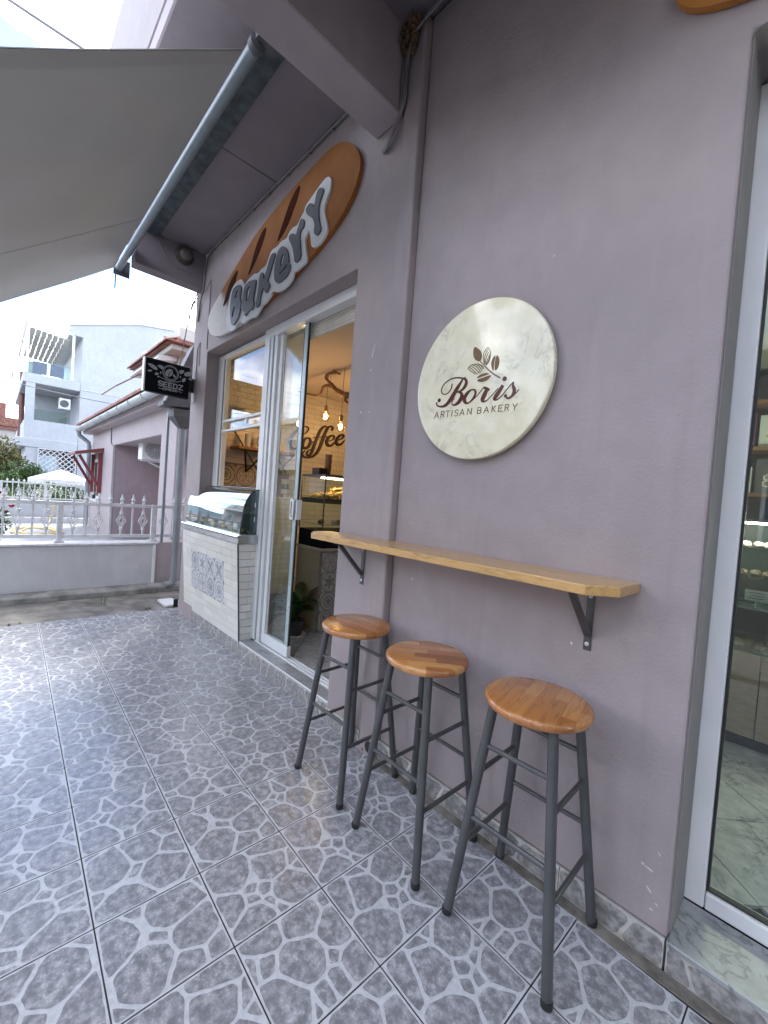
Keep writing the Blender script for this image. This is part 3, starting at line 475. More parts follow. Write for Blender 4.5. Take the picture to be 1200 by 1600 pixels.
def wood(name, cols, strip=.042, seglen=.26, rough=.26, axis=0, coat=.35, grain=1.0):
    """glued staves of uneven tone along one axis (object space)"""
    mt, t, b = newmat(name); v = coords(t, 'Object'); q = xyz(t, v)
    u, w = (q[0], q[1]) if axis == 0 else (q[1], q[0])
    row = (w / strip).floor()
    shift = (row * 12.9898)._m('SINE') * 43758.5
    seg = (u / seglen + shift.fract() * 3.0).floor()
    oi = nd(t, 'ShaderNodeObjectInfo')
    h = ((row * 7.13 + seg * 3.71 + X(t, oi.outputs['Random']) * 91.0)._m('SINE') * 4375.85).fract()
    cr = nd(t, 'ShaderNodeValToRGB'); el = cr.color_ramp.elements
    while len(el) < len(cols): el.new(.5)
    for i, c in enumerate(cols): el[i].position = i/(len(cols)-1); el[i].color = (*c, 1)
    t.links.new(h.k, cr.inputs[0])
    st = (7, 60, 60) if axis == 0 else (60, 7, 60)
    add = nd(t, 'ShaderNodeVectorMath', operation='ADD'); cmb = nd(t, 'ShaderNodeCombineXYZ')
    t.links.new((h * 17.0).k, cmb.inputs[2]); t.links.new(v, add.inputs[0]); t.links.new(cmb.outputs[0], add.inputs[1])
    g = tnoise(t, add.outputs[0], 1.0, 6, .65, st, 1.2)
    dark = tuple(x*.55 for x in cols[0])
    col = cmix(t, g.smooth(.46, .72) * .55 * grain, cr.outputs[0], dark)
    e1 = (w / strip).fract(); line = (e1 - .5).abs().gt(.488)
    col = cmix(t, line * .55, col, dark)
    t.links.new(col, b.inputs['Base Color']); t.links.new((g * .2 + (rough - .06)).k, b.inputs['Roughness'])
    b.inputs['Coat Weight'].default_value = coat; b.inputs['Coat Roughness'].default_value = .12
    bump(t, b, g, .08, .002); return mt
M_seat = wood('varnished_pine_staves', [(.25, .080, .024), (.51, .235, .070), (.38, .138, .036), (.56, .285, .092), (.30, .100, .030)], .045, .22, .2)
M_shelfwood = wood('oiled_oak_board', [(.55, .325, .118), (.59, .36, .14), (.51, .295, .105)], .5, 9, .26, 0, .35, 1.5)
M_panelwood = wood('grey_oak_panel', [(.30, .24, .17), (.36, .29, .20), (.33, .265, .185)], .9, 9, .5, 0, 0, 1.0)
M_panelwood2 = wood('taupe_oak_panel', [(.27, .205, .14), (.33, .255, .18), (.30, .23, .155)], .9, 9, .5, 0, 0, 1.0)
M_brownshelf = wood('brown_shelf_board', [(.25, .12, .045), (.30, .15, .06)], .5, 9, .5, 1, 0)
M_branch = simple('driftwood', (.25, .12, .045), .7, var=.4, scale=30, bmp=.6, bscale=60)

def bread_mat():
    mt, t, b = newmat('painted_loaf'); v = coords(t, 'World'); x, y, z = xyz(t, v)
    n = tnoise(t, v, 6, 5); f = tnoise(t, v, 28, 5)
    col = cmix(t, n.smooth(.3, .7), (.225, .078, .013), (.30, .112, .02))
    col = cmix(t, (z - 3.0 + n*.2).smooth(.2, .6) * .35, col, (.22, .08, .018))
    flour = (x * -1.0 - 1.12 + (z - 3.0) * -.9 + (n - .5) * .25).smooth(-.03, .10)
    low = ((x * -1.0 - .45) * 1.0).smooth(0, .5) * (z * -1.0 + 2.93 + (f-.5)*.06).smooth(0, .06)
    col = cmix(t, flour.mx(low) * (f*.35 + .72)._m('MINIMUM', 1.0), col, (.74, .72, .68))
    t.links.new(col, b.inputs['Base Color']); b.inputs['Roughness'].default_value = .6; b.inputs['Specular IOR Level'].default_value = .3
    bump(t, b, f, .2, .004); return mt
M_loaf = bread_mat()
M_loaf2 = simple('painted_loaf_plain', (.36, .14, .022), .5, var=.12, scale=6)

def pattern_mat(name, kind, dark=(.17, .18, .20), pale=(.60, .61, .62), size=.2, a0=0, a1=2):
    """printed ornament of one square tile, centred on the tile"""
    mt, t, b = newmat(name); v = coords(t, 'Object'); q = xyz(t, v)
    u, w = q[a0] / (size/2), q[a1] / (size/2)
    r = (u*u + w*w).sqrt(); an = w.atan2(u); au, aw = u.abs(), w.abs(); ch = au.mx(aw); di = au + aw
    def ring(s, c, h): return (s - c).abs().lt(h)
    if kind == 0: p = ring(r, .78, .10).mx((r + (an*8.0).cos()*.10).lt(.42)).mx(ring(r, .55, .04)).mx(di.gt(1.55))
    elif kind == 1: p = ring(ch, .80, .07).mx(ring(ch, .52, .07) * (au - aw).abs().gt(.16)).mx((di).lt(.30)).mx(ring(r, .36, .04))
    elif kind == 2: p = (r + (an*4.0).cos()*.28).lt(.52).mx(ring(r + (an*4.0).cos()*.12, .80, .05)).mx(di.gt(1.6))
    elif kind == 3: p = ring(r, .92, .07).mx(ring(r, .70, .035)).mx((r - (an*6.0).cos()*.16 - .36).abs().lt(.07)).mx(r.lt(.12))
    elif kind == 4: p = (r + (an*6.0).cos()*.2).lt(.5).mx(ring(ch, .93, .05)).mx(ring(di, 1.2, .06))
    else: p = ring(ch.mx(di*.72), .86, .06).mx(ring(r, .52, .06)).mx((r + (an*8.0).cos()*.12).lt(.32)).mx(di.gt(1.7))
    n = tnoise(t, v, 60, 5); n2 = tnoise(t, v, 14, 4)
    p = p * n.smooth(.28, .5) * .85
    col = cmix(t, n2.smooth(.3, .7), tuple(x*.88 for x in pale), pale)
    col = cmix(t, p, col, dark)
    t.links.new(col, b.inputs['Base Color']); b.inputs['Roughness'].default_value = .35; return mt
M_pat = [pattern_mat('ornament_%d' % i, i) for i in range(6)]
WARM = dict(dark=(.09, .065, .055), pale=(.40, .33, .27))
M_patin = [pattern_mat('warm_ornament_%d' % i, k, size=.24, a0=1, a1=2, **WARM) for i, k in enumerate((5, 3, 5))]
M_patcol = [pattern_mat('column_ornament_%d' % i, k, size=.19, a0=1, a1=2, dark=(.12, .12, .115), pale=(.36, .355, .34)) for i, k in enumerate((2, 5, 4, 3))]

def fabric():
    mt, t, b = newmat('awning_canvas'); v = coords(t, 'World')
    n = tnoise(t, v, 2.2, 4); f = tnoise(t, v, 420, 2)
    col = cmix(t, n.smooth(.3, .7), (.53, .53, .515), (.58, .58, .56)); t.links.new(col, b.inputs['Base Color']); b.inputs['Roughness'].default_value = .9
    bump(t, b, f, .15, .001)
    tl = nd(t, 'ShaderNodeBsdfTranslucent'); tl.inputs[0].default_value = (.34, .34, .32, 1)
    ms = nd(t, 'ShaderNodeMixShader'); ms.inputs[0].default_value = .22; o = t.nodes['Material Output']
    t.links.new(b.outputs[0], ms.inputs[1]); t.links.new(tl.outputs[0], ms.inputs[2]); t.links.new(ms.outputs[0], o.inputs[0]); return mt
M_fabric = fabric()

# ------------------------------------------------------------------ the setting: ground, paving
g = MB().box(-4000, 4000, -4000, 4000, -1.2, -.30).build('ground', M_earth, kind='structure')
MB().box(-60, 60, -11, -4.6, -.29, -.13).build('road', M_asphalt, kind='structure')
MB().box(-60, 60, -4.6, -3.05, -.29, -.016).build('pavement', M_kerb, bevel=.02, kind='structure')
MB().box(-3.12, -2.262, -3.05, 3.0, -.29, -.012).build('concrete_strip', M_concrete, kind='structure')
MB().box(-18.2, -3.5, -4.6, 6, -.29, .14).build('yard_paving', marble('yard_tiles', (.25, .26, .275), (.33, .34, .355), (.18, .19, .2), 3, .45), kind='structure')

def power_cells(seed, w, h, n, gap, border):
    rg = random.Random(seed); pts = []
    tries = 0
    while len(pts) < n and tries < 4000:
        tries += 1
        big = len(pts) < n*.36
        rad = rg.uniform(.060, .090) if big else rg.uniform(.014, .034)
        p = (rg.uniform(.012, w-.012), rg.uniform(.012, h-.012))
        if all(math.hypot((p[0]-q[0]), (p[1]-q[1])) > (rad+q[2])*.78 for q in pts): pts.append((*p, rad))
    cells = []
    for i, (px, py, pr) in enumerate(pts):
        poly = [(border, border), (w-border, border), (w-border, h-border), (border, h-border)]
        for j, (qx, qy, qr) in enumerate(pts):
            if i == j: continue
            dx, dy = qx-px, qy-py; d = math.hypot(dx, dy); nx, ny = dx/d, dy/d
            c = (d*d + pr*pr - qr*qr)/(2*d) - gap/2*rg.uniform(.9, 1.12)
            out = []
            for a in range(len(poly)):
                A, B = poly[a], poly[(a+1) % len(poly)]
                da = (A[0]-px)*nx + (A[1]-py)*ny - c; db = (B[0]-px)*nx + (B[1]-py)*ny - c
                if da <= 0: out.append(A)
                if (da < 0) != (db < 0) and da != db:
                    tt = da/(da-db); out.append((A[0]+(B[0]-A[0])*tt, A[1]+(B[1]-A[1])*tt))
            poly = out
            if len(poly) < 3: break
        if len(poly) < 3: continue
        ar = abs(MB._area(poly))/2
        if ar < .00035: continue
        poly = chaikin(poly, 1, .11); fine = []
        for a in range(len(poly)):                      # rounded, slightly uneven outlines
            A, B = poly[a], poly[(a+1) % len(poly)]; l = math.hypot(B[0]-A[0], B[1]-A[1])
            if l < .004: continue
            k = max(1, int(l/.014))
            for s in range(k):
                tt = s/k; jit = .0021
                fine.append((A[0]+(B[0]-A[0])*tt + rg.uniform(-jit, jit), A[1]+(B[1]-A[1])*tt + rg.uniform(-jit, jit)))
        if len(fine) < 3: continue
        cells.append(chaikin(fine, 2))
    return cells
TS, TP = .3056, .31
def floor_tile_mesh(seed):
    mb = MB(); h = TS/2
    mb.box(-h, h, -h, h, -.012, 0, 0)
    for c in power_cells(seed, TS, TS, 14, .0112, .0056):
        q = [(x-h, y-h) for x, y in c]
        if MB._area(q) < 0: q = q[::-1]
        mb.add([(x, y, .0007) for x, y in q], [tuple(range(len(q)))], 1)
    return mb
def raw_mesh(name, mb, mats, bevel_box=0):
    me = bpy.data.meshes.new(name); me.from_pydata(mb.v, [], mb.f)
    for mm in mats: me.materials.append(mm)
    me.polygons.foreach_set('material_index', mb.mi); me.update(); return me
tile_meshes = [raw_mesh('tile', floor_tile_mesh(s), (M_joint, M_stone)) for s in (3, 8, 15, 21)]
AL = .023615; ca, sa = math.cos(AL), math.sin(AL)
floor = MB().box(-2.262, 7.0, -3.05, .35, -.29, -.0011).build('tile_floor', M_grout, kind='structure')
OX, OY = -.007874, -.316844
rt = random.Random(5)
for k in range(-8, 10):
    for j in range(-1, 8):
        u0 = k*TP; u1 = u0 + TP
        cu = u0 + TP/2; sx = 1.0
        if k == -8:
            lo = -2.262 - OX; u0 = max(u0, lo); sx = (u1-u0)/TP; cu = (u0+u1)/2
            if sx < .1: continue
        cv = -(j + .5)*TP
        x = OX + cu*ca + cv*sa; y = OY - cu*sa + cv*ca
        if y < -2.95: continue
        o = put('tile', tile_meshes[rt.randrange(4)], floor, (x, y, 0))
        rot = 0 if sx < 1 else rt.randrange(4)
        o.rotation_euler = (rt.uniform(-.0012, .0012), rt.uniform(-.0012, .0012), -AL + rot*math.pi/2); o.scale = (sx, 1, 1)

# ------------------------------------------------------------------ the bakery building
bk = thing('bakery_building', (0, .1, 0), 'mauve stucco bakery building with sliding glass door and overhanging canopy', 'building')
WALL = MB()
WALL.prism([(-2.1,-.1),(-1.69,-.1),(-1.69,2.72),(.665,2.72),(.665,-.1),(.985,-.1),(.985,3.74),(-2.1,3.74)], 'y', -.03, .2)
wall_o = WALL.build('wall', M_wall, bk, bevel=.007, seg=2)
MB().box(.988, 1.106, -.046, .19, -.1, 3.835).build('pilaster', M_wall, bk, bevel=.01, seg=2)
MB().prism([(1.109,-.1),(2.407,-.1),(2.407,2.80),(4.1,2.80),(4.1,-.1),(4.5,-.1),(4.5,3.835),(1.109,3.835)], 'y', 0, .22).build('wall', M_wall, bk, bevel=.008, seg=2)
MB().box(2.4075, 2.4110, .02, .206, .0975, 2.797).build('reveal', M_reveal, bk)
# body of the house behind the facade: side walls, upper floor
SH = MB()
SH.box(-2.1, -1.995, .2, 6.2, -.1, 3.74); SH.box(4.4, 4.5, .22, 6.2, -.1, 3.74); SH.box(-1.995, 4.4, 6.1, 6.2, -.1, 3.74)
SH.build('side_wall', M_wall, bk)
MB().box(-2.1, 4.5, .2, 6.2, 3.86, 7.2).build('upper_storey', M_wall, bk)
# canopy
MB().box(-2.03, .76, -.60, -.032, 3.765, 3.858).build('canopy_slab', M_wall, bk)
for x0, x1 in ((-1.876, -.404), (-.397, .757)):
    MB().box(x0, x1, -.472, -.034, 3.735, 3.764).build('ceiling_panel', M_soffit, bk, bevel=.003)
MB().box(-1.9, .757, -.62, -.474, 3.718, 3.764).build('flashing_strip', M_slate, bk, bevel=.004)
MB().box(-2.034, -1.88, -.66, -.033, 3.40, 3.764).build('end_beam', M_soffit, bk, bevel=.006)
MB().box(.762, .972, -1.35, -.033, 3.40, 3.857).build('cross_beam', M_beam, bk, bevel=.006)
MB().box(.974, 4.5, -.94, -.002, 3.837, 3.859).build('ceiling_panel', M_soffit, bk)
MB().prism([(-2.6, -.95), (.90, -.95), (.90, -1.0), (4.5, -1.0), (4.5, .198), (-2.6, .198)], 'z', 3.862, 3.99).build('balcony_slab', M_beam, bk, bevel=.01)
PAR = MB(); PAR.box(-2.6, 4.5, -.955, -.83, 3.992, 5.0); PAR.box(-2.6, -2.46, -.828, .19, 3.992, 5.0)
PAR.build('balcony_parapet', M_parapet, bk, bevel=.01)
MB().box(-2.46, -2.12, .02, .19, 3.992, 7.2).build('side_wall', M_wall, bk)
MB().tube([(-2.575, -1.0, 5.3), (-2.575, -1.0, 3.7)], .04, 12).build('rainwater_pipe', M_beam, bk, smooth=True)
MB().box(.974, 2.9, -1.06, -.942, 3.22, 3.858).build('added_shade_beam', M_beam, bk)  # out-of-view beam added to keep skylight off the upper wall
# paint chips and scratches on the wall
def chip(pts, y, z0=0):
    MB().prism(pts, 'y', y-.0008, y+.0005).build('paint_chip', M_chip, wall_o)
rc = random.Random(11)
def blob(cx, cz, w, h, n=9, tilt=0):
    q = []
    for i in range(n):
        a = 2*math.pi*i/n; r = rc.uniform(.55, 1.1)
        x, z = w*r*math.cos(a), h*r*math.sin(a)
        q.append((cx + x*math.cos(tilt) - z*math.sin(tilt), cz + x*math.sin(tilt) + z*math.cos(tilt)))
    return chaikin(q, 1)
for cx, cz, w, h, tl in ((2.345, .268, .016, .0022, -.2), (2.328, .274, .004, .004, 0), (2.350, .205, .014, .003, -.8), (2.374, .172, .006, .002, -.5), (2.37, .33, .0015, .008, .6),
                         (2.05, .90, .005, .006, 0), (1.25, .985, .004, .009, 0), (1.86, 2.36, .006, .002, .3), (2.36, .148, .007, .003, 0)):
    chip(blob(cx, cz, w, h, 9, tl), 0)
for cx, cz, w, h, tl in ((.86, 2.19, .003, .05, -.25), (.85, 2.09, .005, .008, 0), (.79, 1.86, .014, .003, -.8), (.86, 1.855, .004, .004, 0)):
    chip(blob(cx, cz, w, h, 9, tl), -.03)
# broken hole at the foot of the pilaster, with crumbled edge
MB().lathe([(.002, -.004), (.030, -.003), (.034, .0)], (1.075, -.0455, .05), 'y', 14).build('pipe_hole', M_black, bk)
CR = MB()
for i in range(14):
    a = rc.uniform(0, 6.28); s = rc.uniform(.005, .012); x, z = 1.06 + .042*math.cos(a), .045 + .045*math.sin(a)
    if z < .003: continue
    CR.lathe([(.0, -s*.5), (s, -s*.1), (s*.6, s*.5), (0, s*.6)], (x, -.047, z), 'y', 6)
CR.build('crumbled_render', simple('brick_dust', (.20, .10, .06), .9, var=.5, scale=60), bk, kind='stuff')

# skirting: cut strips of the floor tile along the foot of the facade
def skirt_mesh(seed, w, h):
    mb = MB(); mb.box(-w/2, w/2, 0, .009, 0, h, 0)
    for c in power_cells(seed, w, h, 15, .0115, .003):
        q = [(x-w/2, z) for x, z in c]
        if MB._area(q) < 0: q = q[::-1]
        mb.add([(x, -.0006, z) for x, z in q], [tuple(range(len(q)))], 1)
    return raw_mesh('skirting_tile', mb, M_skirt)
sk = MB().box(1.108, 2.405, -.004, -.0005, 0, .096).build('skirting', M_grout2, bk)
MB().box(.667, .985, -.034, -.0305, 0, .098).build('skirting_bed', M_grout2, sk)
for (x0, x1, y, h) in ((-2.13, -.60, -.026, .118), (-.60, .665, -.026, .106), (.667, .985, -.043, .098), (1.108, 2.405, -.013, .092), (2.409, 4.1, -.013, .079)):
    n = max(1, round((x1-x0)/.31)); w = (x1-x0)/n
    ms = [skirt_mesh(31+s+int(h*1000), w-.003, h) for s in range(3)]
    for i in range(n): put('skirting_tile', ms[i % 3 if n > 2 else 0], sk, (x0 + w*(i+.5), y, .0))
# raised floor edge under the shop: base behind the skirting, marble sills
MB().box(-2.1, .664, -.016, .19, -.1, .104).build('plinth', M_grout2, bk)
MB().box(2.4075, 4.098, -.003, .2055, -.1, .078).build('plinth', M_grout2, bk)
sill = MB().box(-.592, .12, -.022, .075, .106, .122).build('sill_slab', M_sill, bk, bevel=.002)
MB().box(.123, .662, -.022, .075, .106, .122).build('sill_slab', M_sill, bk, bevel=.002)
MB().box(2.4085, 4.096, -.018, .206, .0785, .097).build('sill_slab', M_sill, bk, bevel=.003)
MB().box(-.592, .662, -.0235, -.0225, .112, .1235).build('sill_edge_strip', M_alu, bk)

# interior shell
MB().box(-1.99, 4.39, .225, 6.09, -.05, .108).build('shop_floor_bed', M_grout, bk, kind='structure')
MB().box(-1.99, 4.39, .225, 6.09, 2.66, 2.75).build('shop_ceiling', M_ceil, bk)
MB().box(-1.99, 4.39, 3.4, 3.5, .11, 2.655).build('shop_back_wall', M_ceil, bk)
MB().box(4.32, 4.39, .24, 3.39, .11, 2.655).build('shop_end_wall', M_ceil, bk)
MB().box(1.25, 1.33, .225, 3.39, .11, 2.655).build('shop_partition', M_ceil, bk)
cw = MB().box(-1.99, -1.945, .205, 3.39, .11, 2.655).build('coffee_wall', M_grout2, bk)
# ivory bricks laid on the wall behind the coffee lettering
BL, BH = .205, .062
MB().box(1.106, 4.1, -.06, -.0135, -.006, .0015).build('mortar_strip', simple('mortar', (.155, .145, .125), .9, var=.4, scale=14, bmp=.5, bscale=60), bk, bevel=.002)
bm_full = mesh_of('brick', MB().box(0, .008, .0015, BL-.0015, .0015, BH-.0015), M_brick2, .0015)
bm_half = mesh_of('brick', MB().box(0, .008, .0015, BL/2-.0015, .0015, BH-.0015), M_brick2, .0015)
for r in range(41):
    z = .115 + r*BH; y = .21
    if r % 2: put('brick', bm_half, cw, (-1.945, y, z)); y += BL/2
    while y + BL < 2.35:
        hide = 1.41 < z + BH and z < 1.65 and y < 1.0
        if not hide and z + BH < 2.66 and (z > 1.3 or y > .55): put('brick', bm_full, cw, (-1.945, y, z))
        y += BL
for i in range(3): put('ornament_tile', mesh_of('ornament_tile', MB().box(-.004, .006, -.1185, .1185, -.1185, .1185), M_patin[i]), cw, (-1.944, .33 + i*.24, 1.53))
# marble floor tiles seen through both doors, laid on the diagonal
fm = mesh_of('floor_tile', MB().box(-.198, .198, -.198, .198, 0, .012), M_floorin, .001)
fl_in = MB().box(-1.94, 4.31, .24, 3.39, .1085, .1105).build('shop_floor', M_grout, bk, kind='structure')
s2 = .4/math.sqrt(2)
for i in range(-3, 16):
    for j in range(0, 7):
        for hfx in (0, 1):
            x, y = -.8 + (2*i + hfx)*s2, .34 + (2*j + hfx - 1)*s2
            left = x < 1.25; ylo = .166 if left else .2635
            if not ((left and -1.0 < x < 1.1 and y < 1.25) or (not left and 1.7 < x < 3.9 and y < 1.8)) or y + .2 < ylo: continue
            if y - .281 > ylo:
                o = put('floor_tile', fm, fl_in, (x, y, .1108)); o.rotation_euler = (0, 0, math.pi/4); continue
            q = [(x+.28, y), (x, y+.28), (x-.28, y), (x, y-.28)]; out = []
            for e in range(4):                          # cut along the threshold
                A, B = q[e], q[(e+1) % 4]
                if A[1] >= ylo: out.append(A)
                if (A[1] < ylo) != (B[1] < ylo):
                    tt = (ylo-A[1])/(B[1]-A[1]); out.append((A[0]+(B[0]-A[0])*tt, ylo))
            if len(out) > 2: MB().prism(out, 'z', .1108, .1228).build('floor_tile', M_floorin, fl_in)

# shop window and door frame (left opening)
wf = MB().box(-1.685, -1.555, .09, .15, 1.36, 2.70).build('window_frame', M_alu, bk, bevel=.004)
for a in ((-1.555, -.675, .092, .148, 2.655, 2.70), (-1.555, -.675, .094, .146, 1.36, 1.395)):
    MB().box(*a).build('rail', M_alu, wf, bevel=.003)
MB().box(-1.552, -1.532, .10, .14, 1.396, 2.652).build('gasket', M_gasket, wf)
MB().box(-1.528, -1.508, .096, .144, 1.397, 2.652).build('stile', M_alu, wf, bevel=.003)
for z in (2.03, 1.935): MB().box(-1.505, -.678, .085, .125, z-.012, z+.012).build('glazing_bar', M_alu, wf, bevel=.003)
MB().lathe([(.0, -.02), (.022, -.02), (.022, -.004), (.012, 0)], (-.92, .083, 1.983), 'y', 16).build('latch', M_cup, wf)
MB().box(-1.506, -.679, .112, .118, 2.043, 2.652).build('pane', M_glass, wf)
MB().box(-1.506, -.679, .111, .117, 1.948, 2.017).build('pane', M_glass, wf)
MB().box(-1.69, -.60, .105, .30, 1.33, 1.358).build('window_ledge', M_steel, bk)
df = MB().box(-.672, -.588, .078, .15, .123, 2.70).build('door_frame', M_alu, bk, bevel=.004)
MB().box(-.585, -.545, .086, .15, .123, 2.70).build('stile', M_alu, df, bevel=.003)
MB().box(-.542, -.525, .10, .15, .123, 2.66).build('gasket', M_gasket, df)
MB().box(-.522, -.478, .09, .15, .123, 2.66).build('stile', M_alu, df, bevel=.003)
MB().box(-.672, .664, .075, .155, 2.645, 2.718).build('door_head', M_alu, df, bevel=.004)
for i in range(5): MB().lathe([(0, 0), (.0125, 0), (.0125, .80), (0, .80)], (-.14, .172, 2.556 + i*.0225), 'x', 12).build('shutter_slat', M_beigeblind, df, smooth=40)
for i, y in enumerate((.085, .115, .145)): MB().box(-.545, .664, y, y+.012, .110, .127).build('track', M_alu, df, bevel=.002)
# sliding leaf
lf = MB().box(-.462, -.415, .106, .138, .215, 2.64).build('sliding_door', M_alu, bk, bevel=.003)
MB().box(-.462, -.050, .104, .140, .131, .213).build('bottom_rail', M_alu, lf, bevel=.003)
MB().box(-.412, -.108, .118, .126, .215, 2.64).build('pane', M_doorglass, lf)
MB().box(-.106, -.062, .112, .130, .216, 2.64).build('stile', simple('green_grey_aluminium', (.42, .50, .50), .3, .3, var=.06), lf)
MB().box(-.114, -.108, .112, .132, .216, 2.64).build('gasket', M_gasket, lf)
MB().box(-.0615, -.053, .116, .128, .216, 2.64).build('gasket', M_gasket, lf)
MB().box(-.395, -.389, .112, .117, .216, 2.64).build('edge_profile', M_alu, lf)
hd = MB().box(-.128, -.080, .094, .104, 1.172, 1.328).build('handle', M_alu, lf, bevel=.004)
MB().box(-.108, -.100, .091, .0935, 1.215, 1.310).build('grip_slot', M_gasket, hd)
MB().box(-.104, -.092, .088, .0935, 1.190, 1.212).build('key_lock', M_steel, hd)
MB().box(-.050, -.040, .10, .145, 1.175, 1.325).build('pull', M_alu, lf, bevel=.003)
# second fixed leaf just behind
lf2 = MB().box(-.52, -.17, .152, .157, .14, 2.64).build('sliding_door', M_doorglass, bk)
MB().box(-.175, -.14, .148, .162, .14, 2.64).build('stile', M_alu, lf2)

# right opening: white framed glass door
dr = MB().box(2.4082, 2.4645, .2065, .262, .098, 2.79).build('door_frame', M_alu, bk, bevel=.005, seg=2)
MB().box(2.466, 4.09, .207, .261, .098, .152).build('bottom_rail', M_alu, dr, bevel=.005, seg=2)
MB().box(2.466, 4.09, .208, .26, 2.70, 2.79).build('top_rail', M_alu, dr, bevel=.005)
MB().box(2.4650, 2.472, .222, .246, .154, 2.698).box(2.472, 4.09, .222, .246, .1525, .158).build('gasket', M_gasket, dr)
MB().box(2.473, 4.088, .231, .237, .159, 2.697).build('pane', M_doorglass, dr)
MB().box(4.06, 4.10, .21, .26, .154, 2.699).build('stile', M_alu, dr)

# ------------------------------------------------------------------ awning
aw = thing('roller_awning', (-.9, -.7, 3.5), 'grey canvas roller awning stretched out from the canopy edge', 'awning')
MB().tube([(-2.36, -.70, 3.50), (.60, -.70, 3.50)], .031, 20).build('roller_tube', M_tube, aw, smooth=True)
MB().lathe([(.033, 0), (.038, .01), (.038, .045), (.018, .06)], (.60, -.70, 3.50), 'x', 20).box(.64, .757, -.72, -.61, 3.49, 3.62).build('end_bracket', M_galv, aw)
MB().lathe([(.033, 0), (.036, -.012), (.036, -.03)], (-2.36, -.70, 3.50), 'x', 20).box(-2.40, -2.385, -.74, -.60, 3.44, 3.60).tube([(-2.39, -.72, 3.44), (-2.39, -.72, 3.30)], .006, 6).build('end_bracket', M_galv, aw)
FB = MB(); nx_, ny_ = 56, 40; X0, X1 = -2.34, .585; y_in, y_out = -.744, -2.35
def fab(u, v):
    x = X0 + (X1-X0)*u; y = y_in + (y_out-y_in)*v
    z = 3.482 - (.80 - .05*u)*(y_in - y) - .012*math.sin(math.pi*v)*(1+.3*math.sin(7*u))
    z += .006*math.sin(u*23 + v*3)*math.sin(math.pi*v) + .004*noise.noise((u*5, v*4, 1.7))
    if u < .012 or u > .988: z -= .006
    return x, y, z
vs = []
for i in range(nx_+1):
    for j in range(ny_+1): vs.append(fab(i/nx_, j/ny_))
n1 = len(vs); vs += [(x, y-.0015, z+.0025) for x, y, z in vs]
fs = []
for i in range(nx_):
    for j in range(ny_):
        a = i*(ny_+1)+j; b = a+1; c = a+ny_+2; d = a+ny_+1
        fs += [(a, b, c, d), (n1+a, n1+d, n1+c, n1+b)]
for j in range(ny_):
    a = j; fs.append((a, n1+a, n1+a+1, a+1)); a = nx_*(ny_+1)+j; fs.append((a, a+1, n1+a+1, n1+a))
for i in range(nx_):
    a = i*(ny_+1)+ny_; fs.append((a, n1+a, n1+a+ny_+1, a+ny_+1))
cv = MB().add(vs, fs).build('canvas', M_fabric, aw, smooth=60)
def strip(u0, u1, dz):
    q = []
    for j in range(ny_+1):
        for u in (u0, u1):
            x, y, z = fab(u, j/ny_); q.append((x, y, z-dz))
    k = len(q); q += [(x, y, z+.001) for x, y, z in q]
    f = []
    for j in range(ny_):
        a = 2*j; f += [(a, a+1, a+3, a+2), (k+a, k+a+2, k+a+3, k+a+1), (a, a+2, k+a+2, k+a), (a+1, k+a+1, k+a+3, a+3)]
    return MB().add(q, f)
strip(.965, .999, .0035).build('hem', M_fabric, cv, smooth=True)
strip(.365, .3715, .0022).build('seam', M_fabric, cv, smooth=True)
MB().tube([(X0, -2.362, 2.19), (X1, -2.362, 2.27)], .025, 12).build('front_bar', M_tube, aw, smooth=True)

# ------------------------------------------------------------------ bread shaped sign
P_y = lambda u, v, d: (u, d, v)
bs = thing('bread_sign', (-.5, -.045, 2.9), 'brown loaf shaped sign board lettered in grey above the shop door', 'sign')
loaf = chaikin([tuple(p) for p in TR['loaf']], 2)
MB().prism(loaf, 'y', -.060, -.034).build('board', M_loaf, bs, bevel=.003)
bd2 = MB().prism([tuple(p) for p in chaikin([tuple(p) for p in TR['bakw']], 2)], 'y', -.0745, -.0603).build('letter_backing', M_signwhite, bs)
for i, s_ in enumerate(TR['slash']): MB().prism(chaikin([tuple(p) for p in s_], 2), 'y', -.0635, -.0602).build('crust_score', M_score, bs)
for ch in 'Bakery':
    MB().prism([[tuple(p) for p in (chaikin([tuple(p) for p in q], 1))] for q in TR['bak'][ch]], 'y', -.086, -.0747).build('letter', M_greytext, bs)
b2 = thing('bread_sign', (3.1, -.02, 2.9), 'brown loaf shaped sign board cut by the top edge, above the right door', 'sign')
MB().prism([(x+3.84, z+.075) for x, z in loaf], 'y', -.030, -.004).build('board', M_loaf2, b2, bevel=.003)

# ------------------------------------------------------------------ round sign
rs_ = thing('round_sign', (1.575, -.02, 1.917), 'round cream marbled sign with brown script and coffee leaves', 'sign')
MB().lathe([(.0, -.043), (.334, -.043), (.340, -.041), (.343, -.036), (.343, -.018), (.338, -.014), (0, -.014)], (1.575, 0, 1.917), 'y', 96).build('disc', M_disc, rs_, smooth=30)
MB().lathe([(.06, -.016), (.06, 0)], (1.575, 0, 1.917), 'y', 16).build('standoff', M_darksteel, rs_)
bo = MB()
for i, s_ in enumerate(TR['boris']): ribbon(bo, s_, P_y, -.0432, -.0448 - .00012*i)
for u, v, w in TR['borisdots']: bo.lathe([(w/2, 0), (w/2, -.0019), (0, -.0020)], (u, -.0432, v), 'y', 16)
bo.build('script_lettering', M_maroon, rs_)
ar = MB()
for wi, word in enumerate((TR['artisan'][:7], TR['artisan'][7:])):
    ar = MB()
    for ch, *q in word: glyph(ar, ch, q[0:2], q[2:4], q[4:6], .0032, P_y, -.0432, -.0444)
    ar.build('small_lettering', M_bean, rs_)
